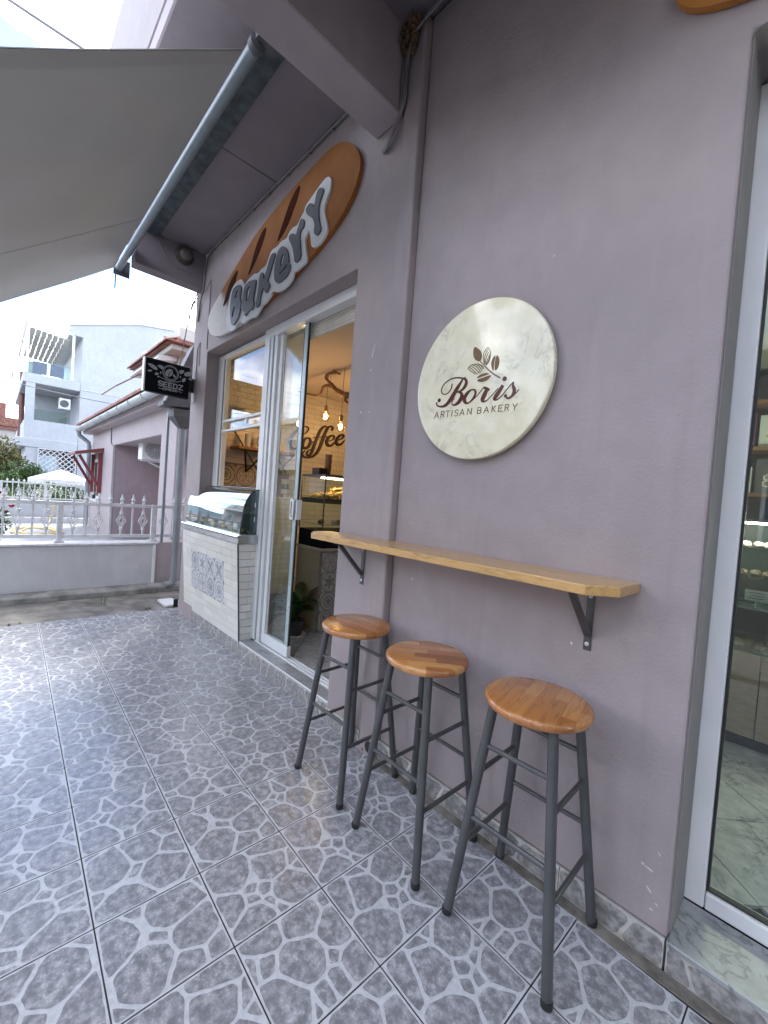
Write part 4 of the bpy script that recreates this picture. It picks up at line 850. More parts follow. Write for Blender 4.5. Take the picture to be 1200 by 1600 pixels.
MB().prism(chaikin([tuple(p) for p in TR['leaf']['a']], 2), 'y', -.0446, -.0432).build('leaf', M_bean, rs_)
for i, q in enumerate(TR['leaf']['beans']): MB().prism(chaikin([tuple(p) for p in q], 2), 'y', -.0446, -.0432).build('bean_half', M_bean, rs_)
st = MB(); ribbon(st, TR['leaf']['stem'], P_y, -.0432, -.0445); st.build('stem', M_bean, rs_)
st = MB()
for i, s_ in enumerate(TR['leafstripes']): ribbon(st, s_, P_y, -.0432, -.0443 - .00008*(i % 6))
st.build('striped_leaf', M_bean, rs_)

# ------------------------------------------------------------------ bar shelf
sh = thing('bar_shelf', (1.43, -.12, 1.16), 'long oak bar shelf with clipped corners fixed to the mauve wall', 'shelf')
top = MB().prism([(.61,-.048),(.61,-.178),(.70,-.250),(2.172,-.250),(2.245,-.172),(2.252,-.003),(1.109,-.003),(1.109,-.048)], 'z', 1.128, 1.160).build('board', M_shelfwood, sh, bevel=.003, seg=2)
def bracket(x, yw):
    b = MB().box(x-.013, x+.013, yw-.0055, yw-.0005, .893, 1.126).build('bracket', M_darksteel, sh, bevel=.001)
    MB().box(x-.013, x+.013, yw-.205, yw-.006, 1.1215, 1.127).build('arm', M_darksteel, b, bevel=.001)
    MB().bar((x, yw-.008, .948), (x, yw-.175, 1.118), .020, .020).build('brace', M_darksteel, b, bevel=.002)
    for z in (1.085, .915): MB().lathe([(.0075, 0), (.0075, -.003), (.004, -.005), (0, -.0052)], (x, yw-.0056, z), 'y', 12).build('bolt', M_bolt, b)
bracket(2.105, 0); bracket(.905, -.03)

# ------------------------------------------------------------------ bar stools
def make_stool():
    t = put('bar_stool', None, None, (0, 0, 0)); t.empty_display_size = .1
    SZ, rs = .756, .170
    MB().lathe([(0, SZ-.032), (rs-.014, SZ-.032), (rs-.005, SZ-.029), (rs-.001, SZ-.022), (rs, SZ-.015), (rs-.002, SZ-.008), (rs-.007, SZ-.003), (rs-.014, SZ-.0005), (0, SZ)], (0, 0, 0), 'z', 64).build('seat', M_seat, t, smooth=40)
    H = lambda z: .172 + (.100-.172)*z/.72
    for sx, sy in ((-1,-1), (1,-1), (-1,1), (1,1)):
        lg = MB().tube([(sx*H(.004), sy*H(.004), .004), (sx*H(.724), sy*H(.724), .724)], .0156, 14).build('leg', M_darksteel, t, smooth=True)
        MB().lathe([(.0, -.003), (.012, -.003), (.0168, .002), (.0168, .016), (.0158, .020)], (sx*H(.0), sy*H(.0), .003), 'z', 14).build('rubber_foot', M_black, lg, smooth=True)
    for z in (.585, .342):
        for sy in (-1, 1): MB().tube([(-H(z)+.01, sy*H(z), z), (H(z)-.01, sy*H(z), z)], .0082, 10).build('rung', M_darksteel, t, smooth=True)
    for z in (.490, .246):
        for sx in (-1, 1): MB().tube([(sx*H(z), -H(z)+.01, z), (sx*H(z), H(z)-.01, z)], .0082, 10).build('rung', M_darksteel, t, smooth=True)
    return t
def copy_tree(o, parent=None):
    c = o.copy(); C.objects.link(c); c.parent = parent
    for ch in o.children: copy_tree(ch, c)
    return c
st0 = make_stool()
spots = [((1.103, -.217), .0, 'wooden topped bar stool standing nearest the sliding glass door'),
         ((1.575, -.232), -.02, 'wooden topped bar stool in the middle of the three under the shelf'),
         ((2.040, -.215), .015, 'wooden topped bar stool nearest the camera, under the right end of the shelf')]
for i, ((x, y), rz, lab) in enumerate(spots):
    o = st0 if i == 0 else copy_tree(st0)
    o.location = (x, y, 0); o.rotation_euler = (0, 0, rz); tag(o, lab, 'stool', 'bar stools along the wall')
    for ch in o.children:
        if ch.name.startswith('seat'): ch.rotation_euler = (0, 0, (.15, .75, 1.75)[i])

# ------------------------------------------------------------------ outside display counter
dc = thing('display_counter', (-1.26, 0, .12), 'cream brick tiled counter with patterned tile panel and curved glass display', 'counter')
xl, xr = -1.932, -.596; zb, zt = .108, .925; yb, yt = -.027, -.087
def yf(z): return yb + (yt-yb)*(z-zb)/(zt-zb)
MB().add([(xl,yb+.008,zb),(xr,yb+.008,zb),(xr,.085,zb),(xl,.085,zb),(xl,yt+.008,zt),(xr,yt+.008,zt),(xr,.085,zt),(xl,.085,zt)], [(0,3,2,1),(4,5,6,7),(0,1,5,4),(1,2,6,5),(2,3,7,6),(3,0,4,7)]).build('body', M_grout2, dc)
tilt = math.atan2(yb-yt, zt-zb); Ls = math.hypot(zt-zb, yt-yb); NR = 13; rh = Ls/NR; bl = .2226
def brick_front(w): return mesh_of('brick', MB().box(.002, w-.002, -.008, 0, .002, rh-.002), M_brick, .0012)
bf = {}
for r in range(NR):
    z0 = zb + (zt-zb)*r/NR; y0 = yf(z0); x = xl; first = True
    cuts = []
    off = (bl/2 if r % 2 else 0)
    xs = [xl] + [xl + off + k*bl for k in range(0 if off else 1, 8) if xl + off + k*bl < xr-.01] + [xr]
    for a, b in zip(xs[:-1], xs[1:]):
        segs = [(a, b)]
        if 4 <= r <= 9:                                  # the patterned panel replaces bricks here
            pa, pb = -1.678, -.878; segs = []
            if a < pa: segs.append((a, min(b, pa)))
            if b > pb: segs.append((max(a, pb), b))
        for sa_, sb_ in segs:
            w = round(sb_-sa_, 4)
            if w < .012: continue
            if w not in bf: bf[w] = brick_front(w)
            o = put('brick', bf[w], dc, (sa_, y0+.008, z0)); o.rotation_euler = (tilt, 0, 0)
pz0 = zb + (zt-zb)*4/NR; ph = 6*rh/2
for r in range(2):
    for c in range(4):
        kind = ((1, 3, 1, 5), (0, 4, 2, 2))[1-r][c] if False else ((3, 1, 0, 5), (0, 4, 2, 2))[r][c]
        z0 = pz0 + (r+.5)*ph*math.cos(tilt); o = put('ornament_tile', mesh_of('ornament_tile', MB().box(-.0985, .0985, -.0045, .0045, -ph/2+.0012, ph/2-.0012), M_pat[kind], .001), dc, (-1.678 + .2*(c+.5), yf(z0)+.0035, z0))
        o.rotation_euler = (tilt, 0, 0)
for r in range(NR):                                      # bricks on the end facing the door
    z0 = zb + (zt-zb)*r/NR + .002; z1 = zb + (zt-zb)*(r+1)/NR - .002
    f0, f1 = yf(z0)+.012, yf(z1)+.012; cut = (.03 if r % 2 else .065)
    for (a0, a1, e) in ((f0, f1, cut-.0013), (cut+.0013, cut+.0013, .084)):
        if r % 4 == 2 and a0 == f0: e = .084
        if r % 4 == 2 and a0 != f0: continue
        MB().add([(xr-.002,a0,z0),(xr+.006,a0,z0),(xr+.006,e,z0),(xr-.002,e,z0),(xr-.002,a1,z1),(xr+.006,a1,z1),(xr+.006,e,z1),(xr-.002,e,z1)], [(0,3,2,1),(4,5,6,7),(0,1,5,4),(1,2,6,5),(2,3,7,6),(3,0,4,7)]).build('brick', M_brick, dc)
MB().bar((xr+.004, yb+.003, zb), (xr+.004, yt+.003, zt), .008, .008).build('corner_trim', M_darksteel, dc)
MB().prism([(-.092, .927), (.085, .927), (.085, 1.002), (-.070, 1.002), (-.094, .995), (-.101, .986), (-.098, .978), (-.090, .974)], 'x', xl-.02, xr+.012).build('steel_ledge', M_steel, dc, bevel=.003, seg=2)
prof = catmull([(-.064, 1.004), (-.060, 1.08), (-.052, 1.16), (-.040, 1.24), (-.018, 1.30), (.015, 1.345), (.055, 1.371), (.090, 1.380)], 5)
gv = []; gf = []
for x in (xl+.01, xr-.012):
    for y, z in prof: gv.append((x, y, z))
    for y, z in prof: gv.append((x, y+.005, z-.003))
k = len(prof)
for i in range(k-1):
    gf += [(i, i+1, 2*k+i+1, 2*k+i), (k+i, 3*k+i, 3*k+i+1, k+i+1), (i, k+i, k+i+1, i+1), (2*k+i, 2*k+i+1, 3*k+i+1, 3*k+i)]
MB().add(gv, gf).build('curved_glass', M_caseglass, dc, smooth=60)
for x, mt_ in ((xr-.009, glass('smoked_end_glass', (.42, .48, .49), 1.2)), (xl+.004, M_caseglass)):
    MB().prism([(y, z) for y, z in prof] + [(.090, 1.004)], 'x', x-.003, x+.003).build('end_panel', mt_, dc)
MB().tube([(xr-.009, y-.001, z+.001) for y, z in prof], .005, 6).build('edge_trim', M_black, dc, smooth=True)
for i, z in enumerate((1.13, 1.25)): MB().box(xr-.005, xr-.002, .045, .052, z-.02, z+.02).build('vent_holes', M_cup, dc)
MB().box(xl+.012, xr-.014, .085, .103, 1.003, 1.34).build('case_back', simple('dark_case', (.05, .055, .055), .4, var=.2), dc)
MB().box(xl+.012, xr-.014, -.02, .084, 1.165, 1.171).build('case_shelf', M_railglass, dc)
MB().box(xl+.012, xr-.014, -.055, .084, 1.0025, 1.012).build('tray', M_steel, dc)
MB().box(-.80, -.735, -.040, -.0385, 1.03, 1.085).build('price_card', M_card, dc)
MB().box(xl, xr+.002, .088, .115, 1.345, 1.392).build('top_rail', M_galv, dc, bevel=.006)
def lump(r1, r2, h, seed, n=9):
    rg = random.Random(seed); mb = MB(); pr = []
    vs = []; 
    for i, (f, z) in enumerate(((.75, 0), (1, .25), (.95, .6), (.6, .92), (.0, 1))):
        for k_ in range(n):
            a = 2*math.pi*k_/n; q = 1 + rg.uniform(-.16, .16)
            vs.append((r1*f*q*math.cos(a), r2*f*q*math.sin(a), h*z*(1+rg.uniform(-.08, .08))))
    fs = [(i*n+k_, i*n+(k_+1) % n, (i+1)*n+(k_+1) % n, (i+1)*n+k_) for i in range(4) for k_ in range(n)] + [tuple(range(n))[::-1]]
    return mb.add(vs, fs)
rp_ = random.Random(3)
lumps = {m_.name: [mesh_of('pastry', lump(.032, .022, .030, s), m_, smooth=60) for s in range(3)] for m_ in (M_bread, M_cookie, M_choc, M_creampastry)}
for i in range(18):
    x = xl + .07 + i*.069
    mt_ = (M_choc, M_creampastry, M_bread)[i % 3 if i % 5 else 0]
    o = put('pastry', lumps[mt_.name][i % 3], None, (x, .0 + .012*(i % 2), 1.0125)); o.rotation_euler = (0, 0, rp_.uniform(0, 3))
    tag(o, 'small pastry lying on the steel tray of the outside display', 'pastry', 'pastries in the outside display')

# ------------------------------------------------------------------ projecting espresso sign
es = thing('projecting_sign', (-2.0, -.03, 2.45), 'black double sided coffee sign with winged emblem hung beside the shop front', 'sign')
P_x = lambda u, v, d: (d, u, v)
MB().box(-2.075, -2.003, -.495, -.085, 2.279, 2.604).build('box', M_blackgloss, es, bevel=.002)
MB().box(-2.074, -2.004, -.508, -.4965, 2.278, 2.605).build('light_edge', M_lightedge, es)
MB().box(-2.06, -2.02, -.084, -.031, 2.36, 2.50).build('mounting_bracket', M_black, es)
MB().tube([(-1.97, -.034, 2.80), (-1.97, -.036, 2.26), (-1.975, -.05, 2.235), (-1.98, -.075, 2.24), (-1.985, -.085, 2.27)], .004, 6).build('lead', M_cable, es)
MB().tube([(-1.97, -.034, 2.80), (-1.90, -.034, 2.86), (-1.90, -.034, 2.62)], .003, 6).build('lead', M_cable, es)
tx = MB()
for ch, *q in TR['seedz']:
    glyph(tx, ch, q[0:2], q[2:4], q[4:6], .0105 if ch.isupper() else .0045, P_x, -2.003, -2.0018)
tx.build('lettering', M_signprint, es)
em = MB(); c0 = TR['seedzcirc'][0]; rr = .074
for r0, w in ((rr, .006), (rr-.011, .004)):
    ribbon(em, [(c0[0]+r0*math.cos(a*math.pi/20), c0[1]-.002+r0*math.sin(a*math.pi/20), w) for a in range(41)], P_x, -2.003, -2.0019, curve=False)
for i, s_ in enumerate(TR['seedzlines'][:3]): ribbon(em, s_, P_x, -2.003, -2.0018)
for i, q in enumerate(TR['seedzleaf']): em.prism(chaikin([tuple(p) for p in q], 2), 'x', -2.003, -2.00185 + .00002*i)
em.build('emblem', M_signprint, es)
sl = MB(); ribbon(sl, TR['seedzlines'][3], P_x, -2.0018, -2.0012)
for q in TR['seedzleaf'][:2] + TR['seedzleaf'][6:8]:     # veins of the wing leaves
    cx = sum(p[0] for p in q)/len(q); cz = sum(p[1] for p in q)/len(q); a = q[0]
    for f in (-.35, 0, .35): ribbon(sl, [(cx + (a[0]-cx)*(f+.25) - .006, cz + (a[1]-cz)*(f+.25) - .008, .002), (cx + (a[0]-cx)*(f+.25) + .006, cz + (a[1]-cz)*(f+.25) + .008, .002)], P_x, -2.0018, -2.0012, curve=False)
sl.build('emblem_lines', M_blackgloss, es)
# rope cleat on the pier
rp = thing('rope', (-2.105, -.04, 2.6), 'looped cord tied to a hook on the left pier', 'rope')
MB().tube(catmull([(-2.07, -.035, 3.45), (-2.09, -.045, 3.36), (-2.10, -.09, 3.18), (-2.10, -.11, 3.03), (-2.10, -.16, 2.62)], 5), .006, 6).build('cord', M_rope, rp, smooth=True)
MB().tube(catmull([(-2.095, -.046, 3.35), (-2.10, -.075, 3.28), (-2.10, -.085, 3.14), (-2.10, -.07, 3.07), (-2.10, -.05, 3.10), (-2.10, -.052, 3.22), (-2.095, -.04, 3.34)], 5), .006, 6).build('loop', M_rope, rp, smooth=True)
MB().tube([(-2.07, -.031, 3.36), (-2.075, -.06, 3.36), (-2.085, -.065, 3.38)], .005, 6).build('hook', M_galv, rp)

# ------------------------------------------------------------------ cables, nest, lamp under the canopy
cb = thing('cable_bundle', (.95, -.05, 3.3), 'bundle of grey cables running down past the cross beam end', 'cables')
for i in range(5):
    o = i*.014
    MB().tube(catmull([(1.30+o, -.03-.004*i, 3.83-o*.4), (1.13+o, -.05-.006*i, 3.815-o), (1.02+o*.6, -.062-.004*i, 3.72), (.985+o*.5, -.066-.008*(i % 2), 3.58), (.978+o*.5, -.062-.006*(i % 2), 3.44), (.962-o*.2, -.058, 3.39-o*.5), (.90+o*.3, -.055-.004*i, 3.34-o), (.835+o*.2, -.045, 3.30-o*.4), (.815+o*.1, -.034, 3.31)], 5), .0042 + .0010*(i % 3), 7).build('cable', M_cable, cb, smooth=True)
cd = thing('wall_conduit', (-.7, -.04, 3.7), 'thin conduit running along the corner under the canopy ceiling', 'conduit')
MB().tube([(.75, -.042, 3.724), (-1.70, -.042, 3.724), (-1.80, -.042, 3.70), (-1.86, -.042, 3.62), (-1.87, -.042, 3.42), (-1.93, -.044, 3.30), (-2.0, -.036, 3.1)], .009, 8).build('pipe', M_cable, cd, smooth=True)
MB().tube([(.75, -.052, 3.712), (-1.70, -.052, 3.712), (-1.83, -.05, 3.66)], .006, 6).build('pipe', M_cable, cd, smooth=True)
for i in range(9): MB().box(.60-i*.28, .612-i*.28, -.056, -.031, 3.704, 3.7345).build('clip', M_cable, cd)
MB().tube([(-1.83, -.034, 3.36), (-1.70, -.034, 3.44), (-1.69, -.034, 3.30), (-1.70, -.034, 2.75)], .0035, 6).build('bell_wire', M_cable, cd)
ns = MB(); rn = random.Random(9)
for i in range(60):
    t_ = rn.random(); a = rn.uniform(0, 6.28); rr_ = .052*(1-.45*t_)
    ns.add(*(lambda m_: (m_.v, m_.f))(MB().lathe([(0, -.012), (.014, -.004), (.012, .008), (0, .013)], (1.02 + rr_*math.cos(a) + .02*(1-t_), -.075 + rr_*math.sin(a)*.6, 3.80 - t_*.14), 'z', 6)))
for i in range(40):
    t_ = rn.random(); sgn = rn.choice((-1, 1)); p = Vector((1.01 + sgn*.045*rn.random(), -.075 - .03*rn.random(), 3.69 + .15*t_))
    ns.tube([p, p + Vector((sgn*rn.uniform(.01, .05), rn.uniform(-.02, .02), rn.uniform(.02, .07)))], .0016, 4)
tag(ns.build('bird_nest', M_mud), 'brown mud bird nest stuck on the cables high in the corner', 'nest')
lp = thing('bulkhead_lamp', (-1.87, -.24, 3.62), 'round dark bulkhead lamp on the canopy end beam', 'lamp')
MB().lathe([(.085, .0), (.085, .02), (.070, .035)], (-1.879, -.24, 3.64), 'x', 20).build('base', simple('dusty_brown_metal', (.05, .038, .03), .7, var=.3, scale=30), lp, smooth=40)
MB().lathe([(.062, .034), (.060, .06), (.045, .085), (.0, .095)], (-1.879, -.24, 3.64), 'x', 20).build('globe', simple('dusty_lens', (.11, .10, .095), .4, var=.2, scale=30), lp, smooth=60)
MB().tube(catmull([(-1.876, -.20, 3.56), (-1.874, -.24, 3.50), (-1.874, -.38, 3.53), (-1.874, -.47, 3.66), (-1.875, -.48, 3.73)], 5), .004, 6).build('lead', M_cable, lp)
MB().tube(catmull([(-1.876, -.20, 3.57), (-1.874, -.19, 3.50), (-1.874, -.12, 3.49), (-1.874, -.09, 3.55)], 5), .004, 6).build('lead', M_cable, lp)

# ------------------------------------------------------------------ inside the shop, left
cf = thing('coffee_lettering', (-1.93, 1.5, 2.0), 'dark brown coffee script mounted on the ivory brick wall', 'lettering')
lt = MB()
for i, s_ in enumerate(TR['coffee']): ribbon(lt, s_, P_x, -1.936, -1.919 + .0006*i)
lt.build('script', M_coffee, cf)
gc = thing('glass_showcase', (-.6, 1.1, .12), 'lit glass showcase heaped with golden pastry behind the open door', 'showcase')
GX0, GX1, GY0, GY1 = -.82, -.43, .62, 2.2
MB().box(GX0, GX1-.012, GY0+.012, GY1, .122, .865).build('cabinet', M_panelwood, gc)
MB().box(GX0, GX1-.014, GY0, GY0+.011, .15, .865).build('wood_panel', M_panelwood, gc)
pc = MB().box(GX1-.0115, GX1-.004, GY0, GY1, .125, .866).build('tile_panel', M_grout2, gc)
for r in range(4):
    for c in range(4): put('ornament_tile', mesh_of('ornament_tile', MB().box(-.003, .0035, -.0925, .0925, -.0885, .0885), M_patcol[(r+c) % 4]), pc, (GX1-.003, GY0+.12+.19*c, .22+.18*r))
MB().box(GX0-.01, GX1+.008, GY0-.008, GY1, .868, .892).build('worktop', simple('pale_worktop', (.40, .36, .30), .4, var=.1), gc, bevel=.003)
MB().box(GX0, GX1, GY0+.004, GY1, .893, 1.05).build('dark_base', M_blackgloss, gc)
MB().box(GX0+.02, GX1-.02, GY0+.03, GY1-.02, 1.10, 1.106).build('shelf', M_railglass, gc)
MB().box(GX0+.005, GX1-.005, GY0+.008, GY1-.02, 1.30, 1.345).build('tray_shelf', M_black, gc)
MB().box(GX0, GX1, GY0, GY1, 1.545, 1.565).build('lid', M_darksteel, gc)
MB().box(GX0+.17, GX0+.21, GY0+.10, GY1-.1, 1.534, 1.5445).build('led_strip', M_led, gc)
MB().box(GX1-.006, GX1, GY0, GY1, 1.052, 1.544).build('pane', M_caseglass, gc)
MB().box(GX0, GX1-.007, GY0, GY0+.006, 1.052, 1.544).build('pane', M_caseglass, gc)
for (x, y) in ((GX1, GY0), (GX0, GY0)): MB().box(x-.006, x+.003, y-.003, y+.007, 1.052, 1.545).build('corner_post', M_darksteel, gc)
rq = random.Random(4)
stickm = [mesh_of('pastry_stick', MB().tube(catmull([(-.05, 0, 0), (-.02, .006, .012), (.02, -.004, .014), (.05, .004, 0)], 3), [.006]+[.012]*8+[.006], 7), M_bread, smooth=True)]
for i in range(110):
    u, v = rq.uniform(-1, 1), rq.random(); y = .98 + u*.32; h = max(.0, (1-abs(u))*.115*(1-((v-.5)*1.4)**2))
    o = put('pastry_stick', stickm[0], None, (GX0+.07 + v*.26, y, 1.352 + rq.random()*h)); o.rotation_euler = (rq.uniform(-.4, .4), rq.uniform(-.4, .4), rq.uniform(0, 3.1))
    tag(o, 'golden pastry stick heaped in the lit showcase', 'pastry', 'pastry sticks heaped in the showcase')
for i in range(9):
    o = put('pastry', lumps[(M_choc.name, M_creampastry.name)[i % 2]][i % 3], None, (-.60 + .06*(i % 2), .72+.11*i, 1.107)); o.scale = (1.3, 1.3, 1.3)
    tag(o, 'small cake on the lower glass shelf of the showcase', 'pastry', 'cakes on the lower showcase shelf')
# things on the showcase lid and wall shelf
def cup_stack(x, y, z, lab, n=3, mt=M_kraft):
    t_ = thing('cup_stack', (x, y, z), lab, 'cups')
    for i in range(n): MB().lathe([(.024, 0), (.034, .09), (.036, .092), (.033, .092), (.023, .004), (0, .004)], (x, y, z+.055*i), 'z', 16).build('cup', mt, t_, smooth=40)
cup_stack(-.66, .80, 1.566, 'tall stack of brown paper cups on the showcase lid', 3)
cup_stack(-.60, 1.02, 1.566, 'short stack of brown paper cups on the showcase lid', 2)
bx_ = MB().box(-.72, -.60, .66, .75, 1.566, 1.63); tag(bx_.build('box', M_coffee, bevel=.003), 'dark brown box beside the cups on the showcase lid', 'box')
ws = thing('wall_shelf', (-1.85, .6, 1.8), 'brown wooden wall shelf on crossed black brackets behind the window', 'shelf')
MB().box(-1.935, -1.70, .36, 1.05, 1.815, 1.845).build('board', M_brownshelf, ws, bevel=.003)
for y in (.44, .80):
    MB().bar((-1.72, y, 1.813), (-1.925, y+.12, 1.58), .02, .012).bar((-1.72, y+.24, 1.813), (-1.925, y+.12, 1.58), .02, .012).bar((-1.72, y-.16, 2.03), (-1.72, y+.16, 1.60), .018, .01).build('bracket', M_black, ws)
cup_stack(-1.80, .50, 1.846, 'white cup standing left on the wall shelf', 2, M_cup)
cup_stack(-1.78, .66, 1.846, 'cream cup standing beside the wire ring on the wall shelf', 2, M_cup)
tag(MB().box(-1.82, -1.72, .80, .92, 1.846, 1.94).build('coffee_pack', M_yellow, bevel=.01), 'yellow coffee pack at the right end of the wall shelf', 'packet')
tag(MB().tube([(-1.79, .68 + .075*math.cos(a*math.pi/12), 1.925 + .075*math.sin(a*math.pi/12)) for a in range(24)], .005, 6, closed=True).build('wire_ring', M_black), 'black wire ring standing on the wall shelf', 'ornament')
# machine seen through the window
cm = thing('wall_unit', (-1.85, .55, 2.1), 'white wall unit with a black slot behind the shop window', 'unit')
MB().box(-1.934, -1.76, .42, .80, 2.10, 2.26).build('case', M_cup, cm, bevel=.01); MB().box(-1.7595, -1.757, .47, .56, 2.20, 2.225).build('slot', M_black, cm); MB().box(-1.7595, -1.756, .66, .78, 2.11, 2.19).build('red_panel', M_red, cm)
# pot plant just inside the door
pl = thing('pot_plant', (-.50, .44, .123), 'glossy dark green plant in a black pot inside the doorway', 'plant')
MB().lathe([(.0, 0), (.066, 0), (.085, .13), (.09, .135), (.082, .135), (.07, .11), (0, .11)], (-.50, .44, .1235), 'z', 24).build('pot', M_pot, pl, smooth=40)
MB().lathe([(.095, 0), (.105, .012), (.10, .012), (.092, .004), (0, .004)], (-.50, .44, .1228), 'z', 24).build('saucer', M_cup, pl)
def leaf_mesh(mb, base, tip, w, droop, fold=.25):
    base, tip = Vector(base), Vector(tip); d = tip-base; s = d.cross(Vector((0, 0, 1)))
    if s.length < 1e-3: s = Vector((1, 0, 0))
    s.normalize(); nrm = s.cross(d).normalized(); rows = []
    for i in range(8):
        t_ = i/7; c = base + d*t_ + Vector((0, 0, -1))*droop*t_*t_
        ww = w*math.sin(math.pi*min(.98, .06+t_*.94))**.8*(1-.25*t_)
        rows.append((c - s*ww + nrm*ww*fold, c, c + s*ww + nrm*ww*fold))
    vs = [p for r_ in rows for p in r_]
    fs = [(3*i+k_, 3*i+k_+1, 3*i+k_+4, 3*i+k_+3) for i in range(7) for k_ in range(2)]
    mb.add(vs, fs)
rl = random.Random(21)
for i in range(19):
    a = i*2.4 + rl.uniform(-.3, .3); e = rl.uniform(.15, 1.25); L_ = rl.uniform(.17, .28)
    o_ = Vector((-.50, .44, .25)); st_ = o_ + Vector((math.cos(a)*.06, math.sin(a)*.06, rl.uniform(.04, .20)))
    tp = st_ + Vector((math.cos(a)*math.cos(e), math.sin(a)*math.cos(e)*.9, math.sin(e)))*L_
    mb = MB(); leaf_mesh(mb, st_, tp, rl.uniform(.045, .07), rl.uniform(.03, .10)); lo_ = mb.build('leaf', M_plantleaf, pl, smooth=True)
    MB().tube([o_, st_], .004, 5).build('stalk', M_plantleaf, lo_)
# filament lamps and driftwood hanging from the ceiling
def pendant(x, y, z, ztop, lab):
    t_ = thing('pendant_lamp', (x, y, ztop), lab, 'lamp', 'filament lamps hanging from the shop ceiling')
    MB().tube([(x, y, ztop), (x, y, z+.12)], .003, 6).build('cord', M_cable, t_)
    MB().lathe([(.012, .12), (.019, .11), (.019, .06), (.015, .05)], (x, y, z), 'z', 12).build('socket', simple('socket_brass', (.30, .22, .12), .4, .6), t_, smooth=40)
    MB().lathe([(.013, .052), (.024, .035), (.042, .008), (.045, -.012), (.034, -.038), (.015, -.051), (0, -.053)], (x, y, z), 'z', 20).build('bulb', M_bulbglass, t_, smooth=70)
    MB().lathe([(.0, .03), (.012, .022), (.016, 0), (.012, -.022), (0, -.03)], (x, y, z), 'z', 12).build('filament', M_fil, t_, smooth=70)
pendant(-.98, .95, 2.195, 2.66, 'glowing filament lamp hanging in the middle of the doorway view')
pendant(-.72, .96, 2.07, 2.66, 'glowing filament lamp half hidden by the right door jamb')
pendant(-1.25, .80, 2.12, 2.66, 'glowing filament lamp seen through the sliding door glass')
pendant(-1.40, 1.75, 2.22, 2.66, 'added filament lamp, unseen deeper inside, brightening the coffee lettering wall')  # extra lamp out of sight, added to brighten the lettering wall
pendant(-.45, 2.05, 2.20, 2.66, 'added filament lamp, unseen above the back of the showcase, brightening the shop')  # second extra lamp out of sight, added to brighten the room
dw = thing('driftwood_branch', (-1.0, 1.0, 2.6), 'twisted driftwood branch hung under the shop ceiling', 'branch')
MB().tube(catmull([(-1.50, .92, 2.52), (-1.28, .93, 2.46), (-1.12, .95, 2.44), (-1.05, .95, 2.52), (-.92, .96, 2.50), (-.80, .97, 2.43), (-.66, .98, 2.38), (-.5, 1.0, 2.40)], 5), [.008]*6+[.010]*6+[.014]*6+[.018]*6+[.030]*6+[.032]*5+[.02], 9).build('stem', M_branch, dw, smooth=60)
MB().tube(catmull([(-.86, .96, 2.47), (-.95, .96, 2.54), (-1.02, .95, 2.60), (-.98, .95, 2.635), (-.86, .96, 2.63), (-.80, .97, 2.61)], 5), [.022]*5+[.014]*10+[.011]*10+[.006], 8).build('twig', M_branch, dw, smooth=60)
MB().tube(catmull([(-.80, .97, 2.605), (-.84, .95, 2.635), (-.89, .94, 2.655)], 4), .007, 6).tube([(-.70, .98, 2.40), (-.66, .95, 2.30), (-.62, .94, 2.30)], .014, 7).tube([(-.95, .96, 2.51), (-.95, .96, 2.66)], .002, 5).build('twig', M_branch, dw, smooth=60)

# ------------------------------------------------------------------ inside the shop, right
rcn = thing('shop_counter', (3.0, 1.9, .12), 'oak fronted shop counter with glass display seen through the right door', 'counter')
MB().box(1.6, 4.2, 1.60, 2.2, .123, .19).build('plinth', M_black, rcn)
for i in range(3): MB().box(1.6+.87*i, 2.465+.87*i, 1.57, 1.6, .192, .655).build('front_panel', M_panelwood2, rcn)
MB().box(1.6, 4.2, 1.56, 2.2, .657, .672).build('base_shelf', M_railglass, rcn)
MB().box(1.6, 4.2, 2.14, 2.2, .674, 1.40).build('case_back', simple('dark_back', (.03, .045, .045), .4), rcn)
for z in (.90, 1.07, 1.24): MB().box(1.6, 4.2, 1.62, 2.13, z, z+.012).build('shelf', M_steel if z < 1 else M_railglass, rcn)
MB().box(1.6, 4.2, 1.56, 2.2, 1.40, 1.412).build('lid', M_railglass, rcn)
MB().box(1.6, 4.2, 1.561, 1.567, .674, 1.399).build('pane', M_caseglass, rcn)
MB().box(1.62, 4.18, 1.60, 1.64, 1.388, 1.399).build('led_strip', emit('cool_led_strip', (1.0, .90, .74), 16), rcn)
rz_ = random.Random(8)
for i in range(26):
    for z, nm, y in ((.673, M_cookie, 1.68), (1.083, M_choc, 1.74), (1.253, M_creampastry, 1.74)):
        if i % 2 and nm is M_cookie and False: continue
        x = 1.9 + i*.055; o = put('pastry', lumps[nm.name][i % 3], None, (x, y + .05*(i % 2), z)); o.rotation_euler = (0, 0, rz_.uniform(0, 3)); sc = 1.15 if nm is not M_cookie else 1.35; o.scale = (sc, sc, sc)
        nmz = {M_cookie.name: ('pale cookie on the bottom shelf of the right counter display', 'cookies in the right counter display'), M_choc.name: ('dark pastry on the middle shelf of the right counter display', 'dark pastries in the right counter display'), M_creampastry.name: ('cream slice on the top shelf of the right counter display', 'cream slices in the right counter display')}[nm.name]
        tag(o, nmz[0], 'pastry', nmz[1])
pcd = thing('price_card', (2.42, 1.60, .93), 'small white price card on a clip in the right counter display', 'card')
MB().box(2.37, 2.475, 1.595, 1.598, .955, 1.015).build('card', M_cup, pcd); MB().tube([(2.42, 1.60, .913), (2.42, 1.60, .955)], .004, 6).build('clip', M_steel, pcd)
pt = MB()
for i, z in enumerate((1.0, .985, .97)): ribbon(pt, [(2.385+.01*(i % 2), z, .004), (2.455, z, .004)], P_y, 1.595, 1.5942, curve=False)
pt.build('print', M_boxgrey, pcd)
